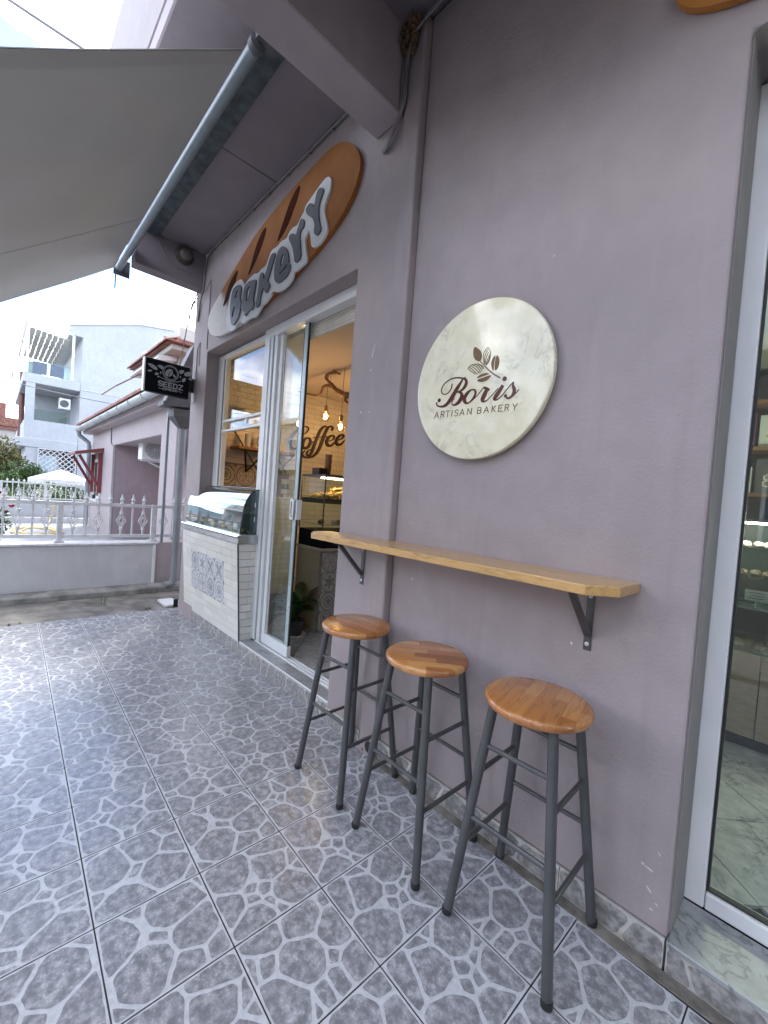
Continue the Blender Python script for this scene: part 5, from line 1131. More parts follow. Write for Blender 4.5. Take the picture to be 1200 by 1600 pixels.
rk = thing('wall_rack', (3.0, 2.7, 1.6), 'wooden wall rack of packets behind the right counter', 'rack')
MB().box(1.6, 4.4, 2.95, 2.97, 1.4, 2.6).build('back', M_boxgrey, rk)
for z in (1.60, 1.95, 2.30): MB().box(1.6, 4.4, 2.62, 2.95, z, z+.03).build('board', M_brownshelf, rk)
for r, z in enumerate((1.6305, 1.9805)):
    for i in range(9):
        x = 1.95 + i*.16; h = (.24, .20, .26)[(i+r) % 3]; mt_ = (M_tin, M_cup, M_boxgrey)[(i+r*2) % 3]
        t_ = thing('box', (x, 2.72, z), 'upright packet with a printed numeral on the %s board of the wall rack' % ('lower', 'upper')[r], 'box', 'packets on the %s rack board' % ('lower', 'upper')[r])
        MB().box(x, x+.14, 2.66, 2.78, z, z+h).build('carton', mt_, t_, bevel=.003)
        gm = MB(); glyph(gm, '4' if (i+r) % 2 else '8', (x+.045, z+.05), (.05, 0), (0, .09), .010, P_y, 2.66, 2.6585); gm.build('numeral', M_gold, t_)

# ------------------------------------------------------------------ forecourt edge: kerb, garden wall, fence
kb = MB().prism([(-3.30, -.02), (-3.10, -.02), (-3.11, .055), (-3.30, .075)], 'y', -4.4, .40).build('kerb', M_kerb, bevel=.012, kind='structure')
gw = thing('garden_wall', (-3.4, -1.9, .07), 'low pale grey rendered garden wall with stone cap', 'wall')
MB().box(-3.52, -3.30, -4.6, .03, -.2, .578).build('render', M_greywall, gw, bevel=.006)
for i in range(5):
    MB().box(-3.55, -3.275, -4.6+.93*i, -3.672+.93*i, .580, .606).build('cap_slab', M_cap, gw, bevel=.004)
MB().box(-3.31, -3.285, .0, .032, .05, .577).build('end_trim', M_alu, gw)
gw2 = MB().box(-3.58, -3.33, .034, .62, -.2, .60).build('garden_wall', M_pinkwall, bevel=.006); tag(gw2, 'short pink rendered wall piece behind the grey downpipe', 'wall')
def fence(name, x, ys, zbase, zr0, zr1, ztip, spots, label, post_ys):
    f = thing(name, (x, (ys[0]+ys[1])/2, zbase), label, 'fence')
    for z in (zr0, zr1): MB().box(x-.016, x+.016, ys[0], ys[1], z-.019, z+.019).build('rail', M_dirtywhite, f, bevel=.002)
    zm = (zr0+zr1)/2; H_ = zr1-zr0; s = H_/.39
    def tipm(mb, z0, zt_):
        L_ = zt_-z0
        mb.lathe([(.011*s, z0), (.019*s, z0+L_*.15), (.019*s, z0+L_*.28), (.010*s, z0+L_*.36), (.026*s, z0+L_*.48), (.016*s, z0+L_*.62), (.006*s, z0+L_*.9), (0, zt_)], (0, 0, 0), 'z', 8)
    hw = .0095*s
    plain = MB().box(-hw, hw, -hw, hw, zr0, zr1); tipm(plain, zr1, ztip)
    dia = MB().box(-hw, hw, -hw, hw, zr0, zm-.095*s).box(-hw, hw, -hw, hw, zm+.095*s, zr1); tipm(dia, zr1, ztip)
    for sgn in (-1, 1): dia.lathe([(.012*s, -.025*s), (.021*s, -.018*s), (.021*s, .015*s), (.012*s, .022*s)], (0, 0, zm+sgn*.10*s), 'z', 8)
    for a, b in ((.052, .095), (.026, .055)):
        q = [(0, 0, zm+b*s), (0, a*s, zm), (0, 0, zm-b*s), (0, -a*s, zm)]
        for i in range(4): dia.bar(q[i], q[(i+1) % 4], .011*s, .011*s, up=(1, 0, 0))
    mp_, md_ = mesh_of('baluster', plain, M_dirtywhite), mesh_of('baluster', dia, M_dirtywhite)
    for i, (y, k_) in enumerate(spots): put('baluster', md_ if k_ else mp_, f, (x, y, 0))
    for y in post_ys: MB().box(x-.027, x+.027, y-.027, y+.027, zbase, zr1+.02).box(x-.045, x+.045, y-.045, y+.045, zbase, zbase+.025).build('post', M_dirtywhite, f, bevel=.003)
    return f
sp = []
for i in range(-14, 3):
    for k_ in range(1, 8):
        pass
step = .976/8
for b_ in range(-3, 1):
    for k_ in range(1, 8): sp.append((.012 + (b_-1)*.976 + k_*step, k_ % 2))
sp += [(.012 + step, 1), (.012 + 2*step, 0), (.012 + 3*step, 1)]
fence('iron_fence', -3.40, (-3.9, .42), .607, .68, 1.065, 1.21, sp, 'white wrought iron fence with spear tips on the low grey wall', [.012 - .976*i for i in range(4)])
for i in range(2): pass
# downpipe, hopper, chute between the bakery and the pink house
dp = thing('downpipe', (-3.12, .22, .05), 'grey rainwater downpipe with hopper head beside the bakery corner', 'downpipe')
MB().tube(catmull([(-3.12, .22, 2.10), (-3.12, .22, .30), (-3.12, .22, .16), (-3.115, .19, .09), (-3.10, .10, .075)], 6), .045, 16).build('pipe', M_pipe, dp, smooth=True)
MB().lathe([(.048, 0), (.048, .05)], (-3.12, .22, .55), 'z', 16).build('joint', M_pipe, dp, smooth=True)
HP = MB(); ring_ = lambda hx, hy, z: [(-3.12-hx, .22-hy, z), (-3.12+hx, .22-hy, z), (-3.12+hx, .22+hy, z), (-3.12-hx, .22+hy, z)]
vs = ring_(.045, .045, 2.10) + ring_(.12, .15, 2.24) + ring_(.13, .16, 2.33)
HP.add(vs, [(0,3,2,1), (8,9,10,11)] + [(4*j+i, 4*j+(i+1) % 4, 4*j+4+(i+1) % 4, 4*j+4+i) for j in range(2) for i in range(4)])
HP.build('hopper', M_galv, dp, bevel=.004)
ch_ = thing('roof_gutter', (-2.9, .4, 2.4), 'wide sheet metal gutter chute behind the black coffee sign', 'gutter')
MB().prism([(-.065, 2.335), (.40, 2.39), (.80, 3.25), (.25, 3.16)], 'x', -3.14, -2.96).build('chute', M_galv, ch_, bevel=.004)
MB().prism([(-.07, 2.333), (.36, 2.372), (.36, 2.42), (-.07, 2.385)], 'x', -3.20, -2.94).build('outlet_box', M_galv, ch_, bevel=.004)
tag(MB().box(-3.262, -3.232, .065, .095, .607, 2.33).build('steel_post', M_pipe, bevel=.003), 'thin grey steel post standing left of the downpipe', 'post')
tag(MB().box(-2.62, -2.31, -.10, .06, -.010, .022).build('stone_slab', M_cap, bevel=.006), 'small white stone slab lying on the concrete strip', 'slab')
tag(MB().box(-2.305, -2.285, -.02, .07, -.010, .085).build('dark_block', M_black, bevel=.004), 'small dark block at the left foot of the bakery wall', 'block')
wd = thing('weed', (-2.72, -.62, -.01), 'small weed growing from the concrete at the tile edge', 'plant')
rw = random.Random(2); wb = MB(); ws_ = MB()
for i in range(4):
    a = rw.uniform(0, 6.28); b0 = Vector((-2.72 + .01*i, -.63+.012*i, -.012)); tp = b0 + Vector((math.cos(a)*.02, math.sin(a)*.02, rw.uniform(.07, .14)))
    ws_.tube([b0, tp], .0018, 4)
    for j in range(9):
        p = b0.lerp(tp, .2 + .09*j); an = rw.uniform(0, 6.28)
        leaf_mesh(wb, p, p + Vector((math.cos(an)*.025, math.sin(an)*.025, .01)), .004, .004)
wb.build('leaves', M_leaf, wd); ws_.build('stalks', M_leaf, wd)
for (x, y) in ((-2.34, -.28), (-2.31, -1.35)):
    w2 = MB()
    for j in range(14):
        an = rw.uniform(0, 6.28); p = Vector((x + rw.uniform(-.03, .03), y + rw.uniform(-.05, .05), -.012)); leaf_mesh(w2, p, p + Vector((math.cos(an)*.02, math.sin(an)*.02, .03)), .004, .004)
    tag(w2.build('weed', M_leaf), 'tiny tuft of weed by the tile edge, %s' % ('near the bakery wall' if y > -1 else 'far left'), 'plant')

# ------------------------------------------------------------------ neighbouring pink house
ph = thing('pink_house', (-7, 2.5, .14), 'low pale pink house with tiled eaves and veranda recess', 'house')
MB().prism([(-10.4, .0), (-7.85, .0), (-7.85, 2.12), (-4.35, 2.12), (-4.35, 0), (-3.62, 0), (-3.62, 2.62), (-10.4, 2.62)], 'y', .30, .36).build('wall', M_pinkwall, ph, bevel=.01)
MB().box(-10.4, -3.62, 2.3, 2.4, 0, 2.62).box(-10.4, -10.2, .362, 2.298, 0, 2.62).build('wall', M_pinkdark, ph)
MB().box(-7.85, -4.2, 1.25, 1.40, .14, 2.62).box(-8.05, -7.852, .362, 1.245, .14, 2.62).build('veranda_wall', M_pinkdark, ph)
MB().box(-7.84, -4.36, .362, 1.24, 2.14, 2.3).build('veranda_ceiling', M_pinkwall, ph)
MB().prism([(.10, 2.50), (.10, 2.60), (.30, 2.66), (.30, 2.50)], 'x', -10.5, -3.45).build('eaves_cornice', M_pinkwall, ph, bevel=.01)
gt = MB().prism([(.0 + .075*math.cos(math.pi + math.pi*i/8), 2.62 + .075*math.sin(math.pi + math.pi*i/8)) for i in range(9)] + [(.068, 2.625), (-.068, 2.625)], 'x', -10.6, -3.5).build('gutter', M_gutter, ph, bevel=.002)
for i in range(9): MB().tube([(-10.3+.78*i, .075*math.cos(math.pi + math.pi*j/8)*1.06, 2.62 + .075*math.sin(math.pi + math.pi*j/8)*1.06) for j in range(9)], .008, 5).build('strap', M_gutter, gt)
MB().tube([(-10.42, .0, 2.56), (-10.42, .02, 2.45), (-10.42, .22, 2.3), (-10.42, .24, 2.2), (-10.42, .24, .15)], .05, 12).build('downpipe', M_pipe, ph, smooth=True)
# one course of clay tiles along the eaves, each a half round
rf = MB().prism([(.02, 2.66), (2.4, 3.5), (2.4, 3.55), (.02, 2.72)], 'x', -10.55, -3.45).build('roof', M_rooftile, ph)
tm = MB(); n_ = 6; vs = []
for yy, zz in ((-.04, 2.69), (.5, 2.885)):
    for i in range(n_+1):
        a = math.pi*i/n_; vs.append((.075*math.cos(a), yy, zz + .055*math.sin(a)))
tm.add(vs, [(i, i+1, n_+2+i, n_+1+i) for i in range(n_)] + [tuple(range(n_+1))])
tmm = mesh_of('roof_tile', tm, M_rooftile)
for i in range(44): put('roof_tile', tmm, rf, (-10.45 + i*.16, 0, 0))
# window with red timber canopy
wn_ = MB().box(-9.85, -9.05, .285, .299, .90, 1.86).build('window', M_alu, ph)
MB().box(-9.77, -9.13, .281, .2845, .98, 1.78).build('pane', simple('dark_pane', (.06, .07, .075), .12), wn_)
MB().box(-9.95, -8.95, .22, .298, .84, .90).build('window_sill', M_cap, ph)
cn = MB().box(-9.98, -9.86, .22, .298, 1.05, 1.98).box(-9.02, -8.90, .22, .298, 1.05, 1.98).build('window_canopy', M_redwood, ph)
MB().prism([(-.24, 1.90), (.298, 2.04), (.298, 2.10), (-.24, 1.96)], 'x', -10.1, -8.8).build('canopy_roof', M_redwood, cn)
for x in (-9.92, -8.96): MB().bar((x, .24, 1.22), (x, -.14, 1.90), .055, .055).build('canopy_brace', M_redwood, cn)
MB().box(-9.62, -9.50, .23, .28, .902, .99).build('flower_pot', M_pot, ph)
# wires and small pipe on the wall
MB().tube(catmull([(-8.05, .292, 2.55), (-8.02, .285, 2.48), (-8.0, .288, 2.2), (-7.9, .286, 2.14)], 4), .012, 6).build('cable', M_cable, ph)
ac = thing('air_conditioner', (-6.6, .7, 1.85), 'white air conditioner unit hung in the pink veranda', 'air conditioner')
AX = MB().box(-6.78, -6.5, .54, 1.20, 1.82, 2.24).build('case', M_alu, ac, bevel=.012)
MB().lathe([(.17, 0), (.17, .012), (.155, .014), (.0, .014)], (-6.499, .76, 2.03), 'x', 28).build('fan_grille', simple('fan_grey', (.28, .29, .30), .5), ac)
fg = MB()
for r0 in (.05, .085, .12, .155): fg.tube([(-6.482, .76 + r0*math.cos(a*math.pi/12), 2.03 + r0*math.sin(a*math.pi/12)) for a in range(24)], .004, 4, closed=True)
for a in range(12): fg.tube([(-6.482, .76, 2.03), (-6.482, .76 + .16*math.cos(a*math.pi/6), 2.03 + .16*math.sin(a*math.pi/6))], .003, 4)
fg.build('grille_wires', M_alu, ac)
MB().bar((-6.64, .56, 1.805), (-6.64, 1.245, 1.805), .04, .025).bar((-6.64, 1.24, 1.55), (-6.64, .7, 1.79), .03, .025).build('bracket', M_alu, ac)
# upper floor of the pink house, set back, with terrace
uh = thing('terrace_house', (-9, 3, 2.7), 'cream upper house with red tiled eaves and stepped terrace posts', 'house')
MB().box(-11.2, -8.1, 1.62, 6.0, 2.4, 4.62).build('wall', M_cream, uh)
MB().box(-11.3, -7.75, 1.30, 6.0, 4.46, 4.585).build('eaves_soffit', M_cream, uh, bevel=.02)
uro = MB().prism([(1.20, 4.588), (1.42, 4.69), (6, 4.69), (6, 4.588)], 'x', -11.35, -7.66).build('roof', M_rooftile, uh)
tm = MB(); vs = []
for yy, zz in ((1.14, 4.59), (1.44, 4.72)):
    for i in range(n_+1):
        a = math.pi*i/n_; vs.append((.075*math.cos(a), yy, zz + .05*math.sin(a)))
tm.add(vs, [(i, i+1, n_+2+i, n_+1+i) for i in range(n_)] + [tuple(range(n_+1))]); tmm = mesh_of('roof_tile', tm, M_rooftile)
for i in range(23): put('roof_tile', tmm, uro, (-11.25 + i*.16, 0, 0))
tm = MB(); vs = []
for xx, zz in ((-7.60, 4.59), (-7.95, 4.72)):
    for i in range(n_+1):
        a = math.pi*i/n_; vs.append((xx, .075*math.cos(a), zz + .05*math.sin(a)))
tm.add(vs, [(i, i+1, n_+2+i, n_+1+i) for i in range(n_)] + [tuple(range(n_+1))]); tmm = mesh_of('roof_tile', tm, M_rooftile)
for i in range(16): put('roof_tile', tmm, uro, (0, 1.25 + i*.16, 0))
for x0 in (-8.0, -9.55, -11.1):
    MB().prism([(x0-.36, 4.70), (x0+.30, 4.70), (x0+.24, 5.0), (x0+.10, 5.14), (x0-.10, 5.14), (x0-.22, 5.02)], 'y', 1.46, 1.92).build('terrace_post', M_cream, uh, bevel=.02)
for z in (4.88, 5.02):
    MB().tube([(-11.2, 1.6, z), (-8.0, 1.6, z)], .018, 6).build('terrace_rail', M_galv, uh); MB().tube([(-7.95, 1.7, z), (-7.95, 5.8, z)], .018, 6).build('terrace_rail', M_galv, uh)
MB().bar((-10.25, 1.45, 4.45), (-10.3, .72, 3.85), .03, .03).build('awning_arm', M_brownbar, uh)
MB().bar((-10.3, .72, 3.85), (-10.3, .42, 3.55), .025, .025).build('awning_arm', M_brownbar, uh)
MB().bar((-8.8, 1.45, 4.45), (-8.9, .95, 3.95), .03, .03).build('awning_arm', M_brownbar, uh)
MB().prism([(1.60, 4.46), (1.2, 4.40), (1.14, 4.30), (1.18, 4.28), (1.60, 4.36)], 'x', -10.9, -8.3).build('folded_awning', M_parasol, uh)

# ------------------------------------------------------------------ white apartment building
ab = thing('apartment_building', (-23, 4, 0), 'white three storey apartment block with glazed corner balconies', 'building')
XB = -19.0
MB().prism([(1.0, -.3), (10, -.3), (10, 9.4), (3.1, 8.46), (.54, 7.60), (.54, 7.22), (1.0, 7.22)], 'x', XB-8, XB).build('wall', M_white, ab, bevel=.02)
MB().prism([(3.4, 8.5), (9.9, 8.5), (9.9, 9.5), (4.2, 9.28), (3.75, 9.25)], 'x', XB-6, XB-1.2).build('roof_room', M_white, ab)
MB().box(XB-1.0, XB-.4, 3.0, 3.4, 8.3, 8.95).build('chimney', M_white, ab)
MB().prism([(3.1, 8.44), (.54, 7.58), (.54, 7.64), (3.1, 8.52), (10, 9.46), (10, 9.40)], 'x', XB-8, XB+.04).build('coping', M_cap, ab)
MB().box(XB-8, XB, -.82, .998, 4.98, 5.34).build('balcony_slab', M_white, ab, bevel=.02)
MB().box(XB-8, XB+.04, -.98, .998, 2.46, 2.82).build('balcony_slab', M_white, ab, bevel=.02)
MB().box(XB-.25, XB, -.72, -.44, 3.542, 4.978).build('balcony_pier', M_white, ab)
MB().box(XB-3.2, XB-3.0, -.6, .997, 2.822, 4.978).build('balcony_partition', M_white, ab)
MB().box(XB-.25, XB, -.72, .998, 2.822, 3.54).build('balcony_wall', M_white, ab)
MB().box(XB-8, XB-.252, -.72, -.6, 2.822, 3.54).build('balcony_parapet', M_white, ab)
MB().box(XB-8, XB, -.65, -.28, -.3, 2.458).build('ground_wall', M_white, ab)
MB().box(XB-7.9, XB-.35, .999, 1.03, 2.9, 4.9).build('balcony_back', simple('grey_balcony_wall', (.50, .53, .56), .7), ab)  # plain even grey for the balcony back
MB().box(XB-.06, XB-.04, -.43, .62, 3.545, 3.98).build('glass_rail', M_railglass, ab)
MB().box(XB-.05, XB-.03, -.70, .66, 5.345, 5.90).build('glass_rail', M_railglass, ab)
MB().box(XB-7.8, XB-.1, -.74, -.72, 5.345, 5.90).build('glass_rail', M_railglass, ab)
MB().box(XB-.06, XB+.02, .66, .74, 5.345, 7.2).build('pergola_post', M_alu, ab); MB().box(XB-.08, XB+.02, -.76, -.68, 5.345, 7.46).build('pergola_post', M_alu, ab)
MB().bar((XB, -.78, 7.44), (XB, .56, 7.44), .08, .08).bar((XB, -.70, 7.22), (XB, .66, 7.22), .06, .05).bar((XB-4, -.78, 7.44), (XB-4, .56, 7.44), .08, .08).bar((XB, -.76, 7.44), (XB-7.8, -.76, 7.44), .08, .08).build('pergola_beam', M_alu, ab)
for i in range(7):                                       # folded fabric bands of the pergola roof
    for s_ in range(6):
        x0 = XB-.3 - s_*.9
        MB().prism([(x0, 7.16-.02*i), (x0-.45, 7.02-.02*i), (x0-.9, 7.16-.02*i), (x0-.9, 7.18-.02*i), (x0-.45, 7.04-.02*i), (x0, 7.18-.02*i)], 'y', -.66 + .18*i, -.50 + .18*i).build('pergola_fabric', M_beigeblind, ab)
MB().box(XB-6, XB-5.9, -.6, .1, 5.35, 7.0).build('terrace_back', M_beigeblind, ab)
for y in (-.55, -.02): MB().box(XB-.028, XB-.015, y, y+.45, 5.36, 5.84).build('screen', M_screen, ab)
MB().box(XB, XB+.02, 1.0, 9.9, 5.06, 5.09).build('string_course', M_cap, ab)
wa = thing('air_conditioner', (-19.6, .55, 4.2), 'white air conditioner unit on the lower balcony of the apartment block', 'air conditioner')
MB().box(-19.75, -19.4, .36, .74, 4.20, 4.64).build('case', M_alu, wa, bevel=.01); MB().lathe([(.15, 0), (.15, .01), (0, .01)], (-19.399, .53, 4.42), 'x', 20).build('fan_grille', M_boxgrey, wa)
la = MB(); lt_ = thing('lattice_screen', (-18.95, .35, 1.2), 'white diagonal lattice screen under the lower balcony', 'lattice')
y0, y1, z0, z1 = -.26, .96, 1.0, 2.44
MB().bar((-18.96, y0, z1), (-18.96, y1, z1), .04, .05).bar((-18.96, y0, z0), (-18.96, y1, z0), .04, .05).bar((-18.96, y0, z0), (-18.96, y0, z1), .04, .05).bar((-18.96, y1, z0), (-18.96, y1, z1), .04, .05).build('frame', M_dirtywhite, lt_)
for sgn in (1, -1):
    c_ = -2.0
    while c_ < 4.5:
        pts_ = []
        for yy in (y0, y1):
            zz = sgn*(yy - y0) + (c_ if sgn > 0 else c_ + .0)
            pts_.append((yy, zz))
        (ya, za), (yb_, zb_) = pts_
        def clip(y, z):
            z2 = min(max(z, z0-za*0), z1) if False else z
            return y, z2
        lo_, hi_ = 0.0, 1.0; dz = zb_-za
        t0, t1 = sorted(((z0-za)/dz, (z1-za)/dz)); t0, t1 = max(t0, 0), min(t1, 1)
        if t1 - t0 > .05:
            A = (-18.97 + .012*sgn, ya + (yb_-ya)*t0, za + dz*t0); B = (-18.97 + .012*sgn, ya + (yb_-ya)*t1, za + dz*t1)
            MB().bar(A, B, .035, .01, up=(1, 0, 0)).build('slat', M_dirtywhite, lt_)
        c_ += .2

# ------------------------------------------------------------------ yard: rear wall and fence, parasol, plants, hose
rwl = thing('garden_wall', (-11.7, -1.2, .1), 'white low wall at the back of the tiled yard', 'wall')
MB().box(-11.8, -11.6, -4.6, .60, 0, .70).build('render', M_white, rwl); MB().box(-11.55, -11.2, -4.6, .45, .14, .27).build('step', M_cap, rwl)
sp2 = [(-1.38 + .109*i, i % 2) for i in range(-8, 17) if i % 8]
fence('iron_fence', -11.62, (-2.6, .44), .70, .755, 1.145, 1.245, sp2, 'white spear topped fence on the far wall of the yard', [-1.38 - .872, -1.38, -.508, .364])
um = thing('parasol', (-14.2, .06, .1), 'open white garden parasol beyond the yard fence', 'parasol')
UV = [(-14.2, .06, 1.60)]; q_ = 10
UV += [(-14.2 + .85*math.cos(2*math.pi*i/q_), .06 + .85*math.sin(2*math.pi*i/q_), 1.27) for i in range(q_)]
UV += [(-14.2 + .85*math.cos(2*math.pi*i/q_), .06 + .85*math.sin(2*math.pi*i/q_), 1.10) for i in range(q_)]
MB().add(UV, [(0, 1+i, 1+(i+1) % q_) for i in range(q_)] + [(1+i, 1+q_+i, 1+q_+(i+1) % q_, 1+(i+1) % q_) for i in range(q_)]).build('canopy', M_parasol, um)
MB().tube([(-14.2, .06, .1), (-14.2, .06, 1.6)], .025, 8).build('pole', M_alu, um)
hs = MB()
pts_ = []
for i in range(70):
    a = i*.42; r0 = .50 + .10*math.sin(i*.37) + .04*math.sin(i*1.1); pts_.append((-8.9 + r0*1.5*math.cos(a), -.80 + r0*.72*math.sin(a) + .03*math.sin(i*.2), .155 + .0002*i + .012*(i % 3 == 0)))
hs.tube(pts_, .014, 6); hs.tube(catmull([(-11.5, -.35, .70), (-11.45, -.33, .4), (-11.3, -.4, .29), (-10.5, -.5, .16), (-9.4, -.7, .16)], 5), .014, 6)
tag(hs.build('garden_hose', M_hose, smooth=True), 'coiled yellow garden hose lying on the yard tiles', 'hose')
def foliage(c, rad, n, sz, seed, clumps=26, flat=1.0):
    rg = random.Random(seed); mb = MB(); cl = []
    for i in range(clumps):
        v = Vector((rg.gauss(0, 1), rg.gauss(0, 1), rg.gauss(0, 1))).normalized()*rg.uniform(.35, .95)
        cl.append((Vector((c[0]+v.x*rad[0], c[1]+v.y*rad[1], c[2]+v.z*rad[2])), rg.uniform(.18, .36)))
    for i in range(n):
        p0, r0 = cl[rg.randrange(clumps)]
        v = Vector((rg.gauss(0, 1), rg.gauss(0, 1), rg.gauss(0, 1))).normalized()*r0*rg.uniform(.55, 1.05)*min(rad)*1.6
        p = p0 + v; d = (v.normalized() + Vector((rg.uniform(-.7, .7), rg.uniform(-.7, .7), rg.uniform(-.5, .7)))).normalized()
        s = d.cross(Vector((rg.uniform(-1, 1), rg.uniform(-1, 1), 1))).normalized(); L_ = sz*rg.uniform(.7, 1.3)
        mb.add([p, p + d*L_*.5 + s*L_*.26, p + d*L_, p + d*L_*.5 - s*L_*.26], [(0, 1, 2, 3)])
    return mb
def tree(name, c, rad, n, sz, seed, label, mt, zb_=0.0, cat='tree'):
    t_ = thing(name, (c[0], c[1], zb_), label, cat)
    foliage(c, rad, n, sz, seed).build('crown', mt, t_)
    tk = MB().tube(catmull([(c[0], c[1], zb_), (c[0]+.04, c[1]+.03, (zb_+c[2])/2), (c[0], c[1], c[2])], 4), [.09]*4+[.07]*4+[.04], 8)
    rg = random.Random(seed)
    for i in range(6):
        a = rg.uniform(0, 6.28); tk.tube([(c[0], c[1], zb_ + (c[2]-zb_)*rg.uniform(.4, .8)), (c[0]+math.cos(a)*rad[0]*.7, c[1]+math.sin(a)*rad[1]*.7, c[2]+rg.uniform(-.2, .5)*rad[2])], [.035, .012], 6)
    tk.build('trunk', M_bark, t_)
tree('ornamental_tree', (-16.6, -1.45, 1.75), (.75, .70, .95), 6500, .085, 5, 'tall olive green tree at the far left, beside the utility pole', M_leafolive)
tree('round_shrub', (-15.6, -.62, 1.20), (.5, .46, .62), 3800, .07, 6, 'rounded dark green shrub left of the parasol', M_leaf, 0, 'shrub')
tree('round_shrub', (-15.0, -1.25, 1.05), (.5, .5, .55), 3200, .07, 9, 'bright green shrub in front of the olive tree behind the far fence', M_leaf, 0, 'shrub')
hg = foliage((-12.6, -.2, .78), (.35, 1.3, .34), 4200, .06, 12, 40).build('hedge', M_leaf); tag(hg, 'dark hedge growing just behind the far yard fence', 'hedge')
rb = thing('rose_bush', (-5.6, -1.52, .14), 'rose bush with crimson flowers behind the front fence at far left', 'plant')
foliage((-5.6, -1.56, .62), (.26, .24, .42), 1500, .05, 14, 14).build('leaves', M_leaf, rb)
rg_ = random.Random(3)
for i in range(9):
    p = (-5.6 + rg_.uniform(-.2, .24), -1.52 + rg_.uniform(-.2, .2), .78 + rg_.uniform(-.15, .32))
    fl = MB()
    for k_ in range(9):
        a = k_*2.4; leaf_mesh(fl, p, (p[0]+.05*math.cos(a), p[1]+.05*math.sin(a), p[2]+.02+.003*k_), .026, -.01, .4)
    fl.build('flower', M_red, rb)

# ------------------------------------------------------------------ far: utility pole, wires, roofs, hill
up = thing('utility_pole', (-22.5, -.72, 0), 'brown wooden utility pole beside the white apartment block', 'pole')
MB().tube([(-22.5, -.66, -.3), (-22.5, -.72, 5.95)], [.13, .10], 10).build('post', M_brownbar, up, smooth=True)
MB().tube([(-22.5, -.74, 5.9), (-22.5, -1.05, 5.9), (-22.5, -1.05, 4.2), (-22.5, -.74, 4.15)], .025, 6).build('wire_frame', M_galv, up)
for i, z in enumerate((5.75, 5.6, 5.3)): MB().lathe([(.03, -.05), (.05, 0), (.03, .05)], (-22.5, -1.12 - .08*i, z), 'z', 8).build('insulator', M_cup, up)
for i, (a, b, sag, lab) in enumerate((((-22.5, -1.12, 5.75), (-18, -14, 6.2), .4, 'upper wire running left from the utility pole'), ((-22.5, -1.2, 5.6), (-18, -14, 5.8), .5, 'middle wire running left from the utility pole'), ((-22.5, -1.3, 5.3), (-18, -9, 4.0), .3, 'slanting wire dropping left from the utility pole'),
        ((-17.2, -6.0, 5.25), (-10.2, 2.2, 3.35), .25, 'wire sagging across the front of the white apartment block'), ((-6, -6, 8.6), (-2.5, -.8, 5.45), .1, 'overhead cable reaching the bakery roof at top left'))):
    a, b = Vector(a), Vector(b); pts_ = [a.lerp(b, t_/14) - Vector((0, 0, sag*4*(t_/14)*(1-t_/14))) for t_ in range(15)]
    tag(MB().tube(pts_, .012 if i < 4 else .014, 5).build('overhead_wire', M_cable), lab, 'wire', 'overhead wires')
oh = thing('distant_house', (-46, -2, 0), 'distant house with orange tiled roof beyond the trees', 'house')
MB().box(-50, -44, -4.5, 0.2, -.3, 5.2).build('wall', M_cream, oh); MB().prism([(-5, 5.2), (.6, 5.2), (-.2, 5.9), (-4.2, 6.0)], 'x', -50.3, -43.7).box(-50.2, -43.8, -4.9, .4, 4.9, 5.15).build('roof', M_rooftile, oh)
MB().box(-46, -45, -1.6, -.9, 5.6, 7.2).build('chimney', M_rooftile, oh)
MB().box(-43.99, -43.97, -3, -2.2, 3, 4.4).build('window', M_boxgrey, oh)
hv = []; hf = []; nh = 80
for i in range(nh+1):
    y = -900 + i*30; h = 60 + 120*math.exp(-((y+150)/420)**2) + 18*noise.noise((i*.3, 2, 0)) + 30*noise.noise((i*.08, 7, 0))
    hv += [(-1900, y, -5), (-2100, y, h), (-2500, y, h*.8)]
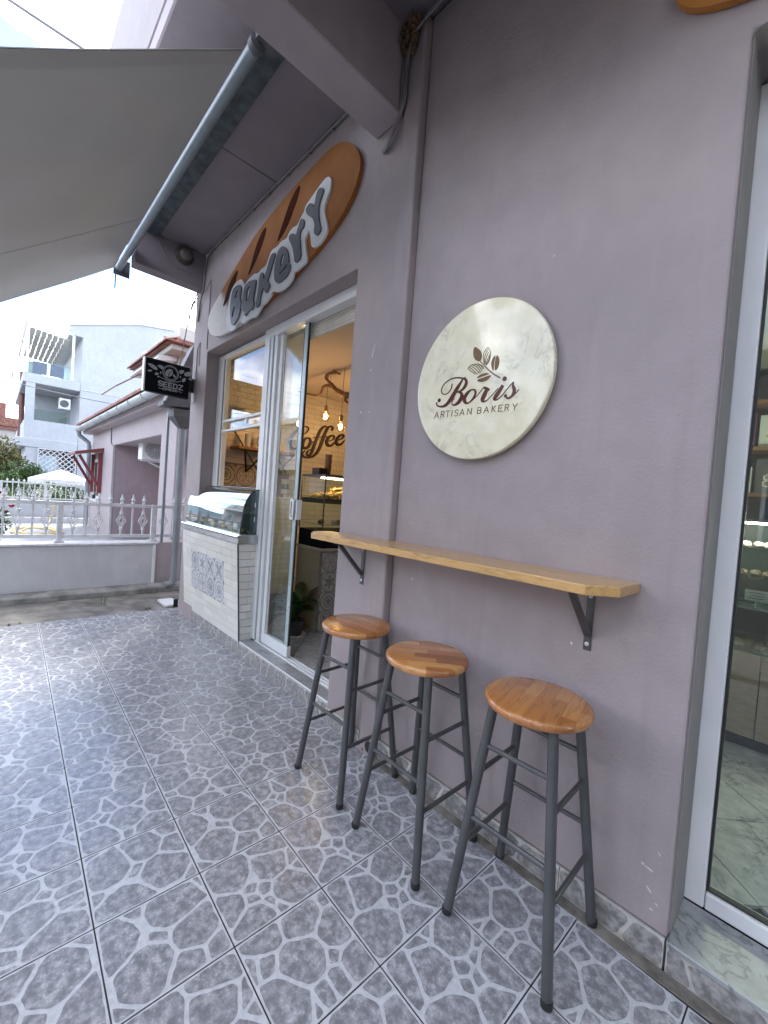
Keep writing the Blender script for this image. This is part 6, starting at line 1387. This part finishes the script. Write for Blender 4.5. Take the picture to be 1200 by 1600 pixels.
for i in range(nh):
    for k_ in range(2): hf.append((3*i+k_, 3*i+3+k_, 3*i+4+k_, 3*i+k_+1))
MB().add(hv, hf).build('hills', M_hill, kind='structure')

# ------------------------------------------------------------------ across the street (reflected in the glass; ochre block added to shade the wall)
def street_block(x0, x1, h, mt, lab, seed, yf=-14.5):
    sb = thing('street_building', ((x0+x1)/2, -17, -.1), lab, 'building'); rg = random.Random(seed)
    MB().box(x0, x1, yf-8, yf, -.3, h).build('wall', mt, sb); MB().box(x0-.2, x1+.2, yf-8.2, yf+.3, h+.001, h+.35).build('cornice', M_cap, sb)
    z = 1.0
    while z + 1.8 < h:
        x = x0 + 1.2
        while x + 1.4 < x1:
            w = MB().box(x, x+1.2, yf, yf+.08, z, z+1.5).build('window', M_alu, sb); MB().box(x+.08, x+1.12, yf+.081, yf+.09, z+.08, z+1.42).build('pane', M_screen, w)
            x += 3.1
        if z > 2: MB().box(x0+.5, x1-.5, yf+.01, yf+1.1, z-.95, z-.8).build('balcony', M_cap, sb)
        z += 3.0
street_block(-13, -2.5, 5.0, M_cream, 'cream two storey building across the street, reflected in the shop glass', 1)
street_block(.5, 7, 5.2, stucco('ochre_render', (.22, .20, .18), .2), 'ochre building added out of view across the street to shade the upper wall', 2, -10.2)  # added to cut low skylight on the upper wall
street_block(-36, -15, 6.6, M_pinkwall, 'long pale building far along the opposite side of the street', 3)

nb = thing('unseen_light_block', (8, -4, -.1), 'plain dark block added out of view on the right to hold back light', 'building')  # unseen block added so that less light comes from the right
MB().box(7.4, 14, -8.5, -.9, -.3, 5.6).build('wall', stucco('brown_render', (.20, .18, .165), .2), nb); MB().box(7.3, 14.1, -8.6, -.8, 5.601, 5.9).build('cornice', M_cap, nb)
for yy in (-7, -4.2): 
    for zz in (1.0, 3.6): w = MB().box(7.3, 7.399, yy, yy+1.3, zz, zz+1.6).build('window', M_alu, nb); MB().box(7.285, 7.2995, yy+.1, yy+1.2, zz+.1, zz+1.5).build('pane', M_screen, w)
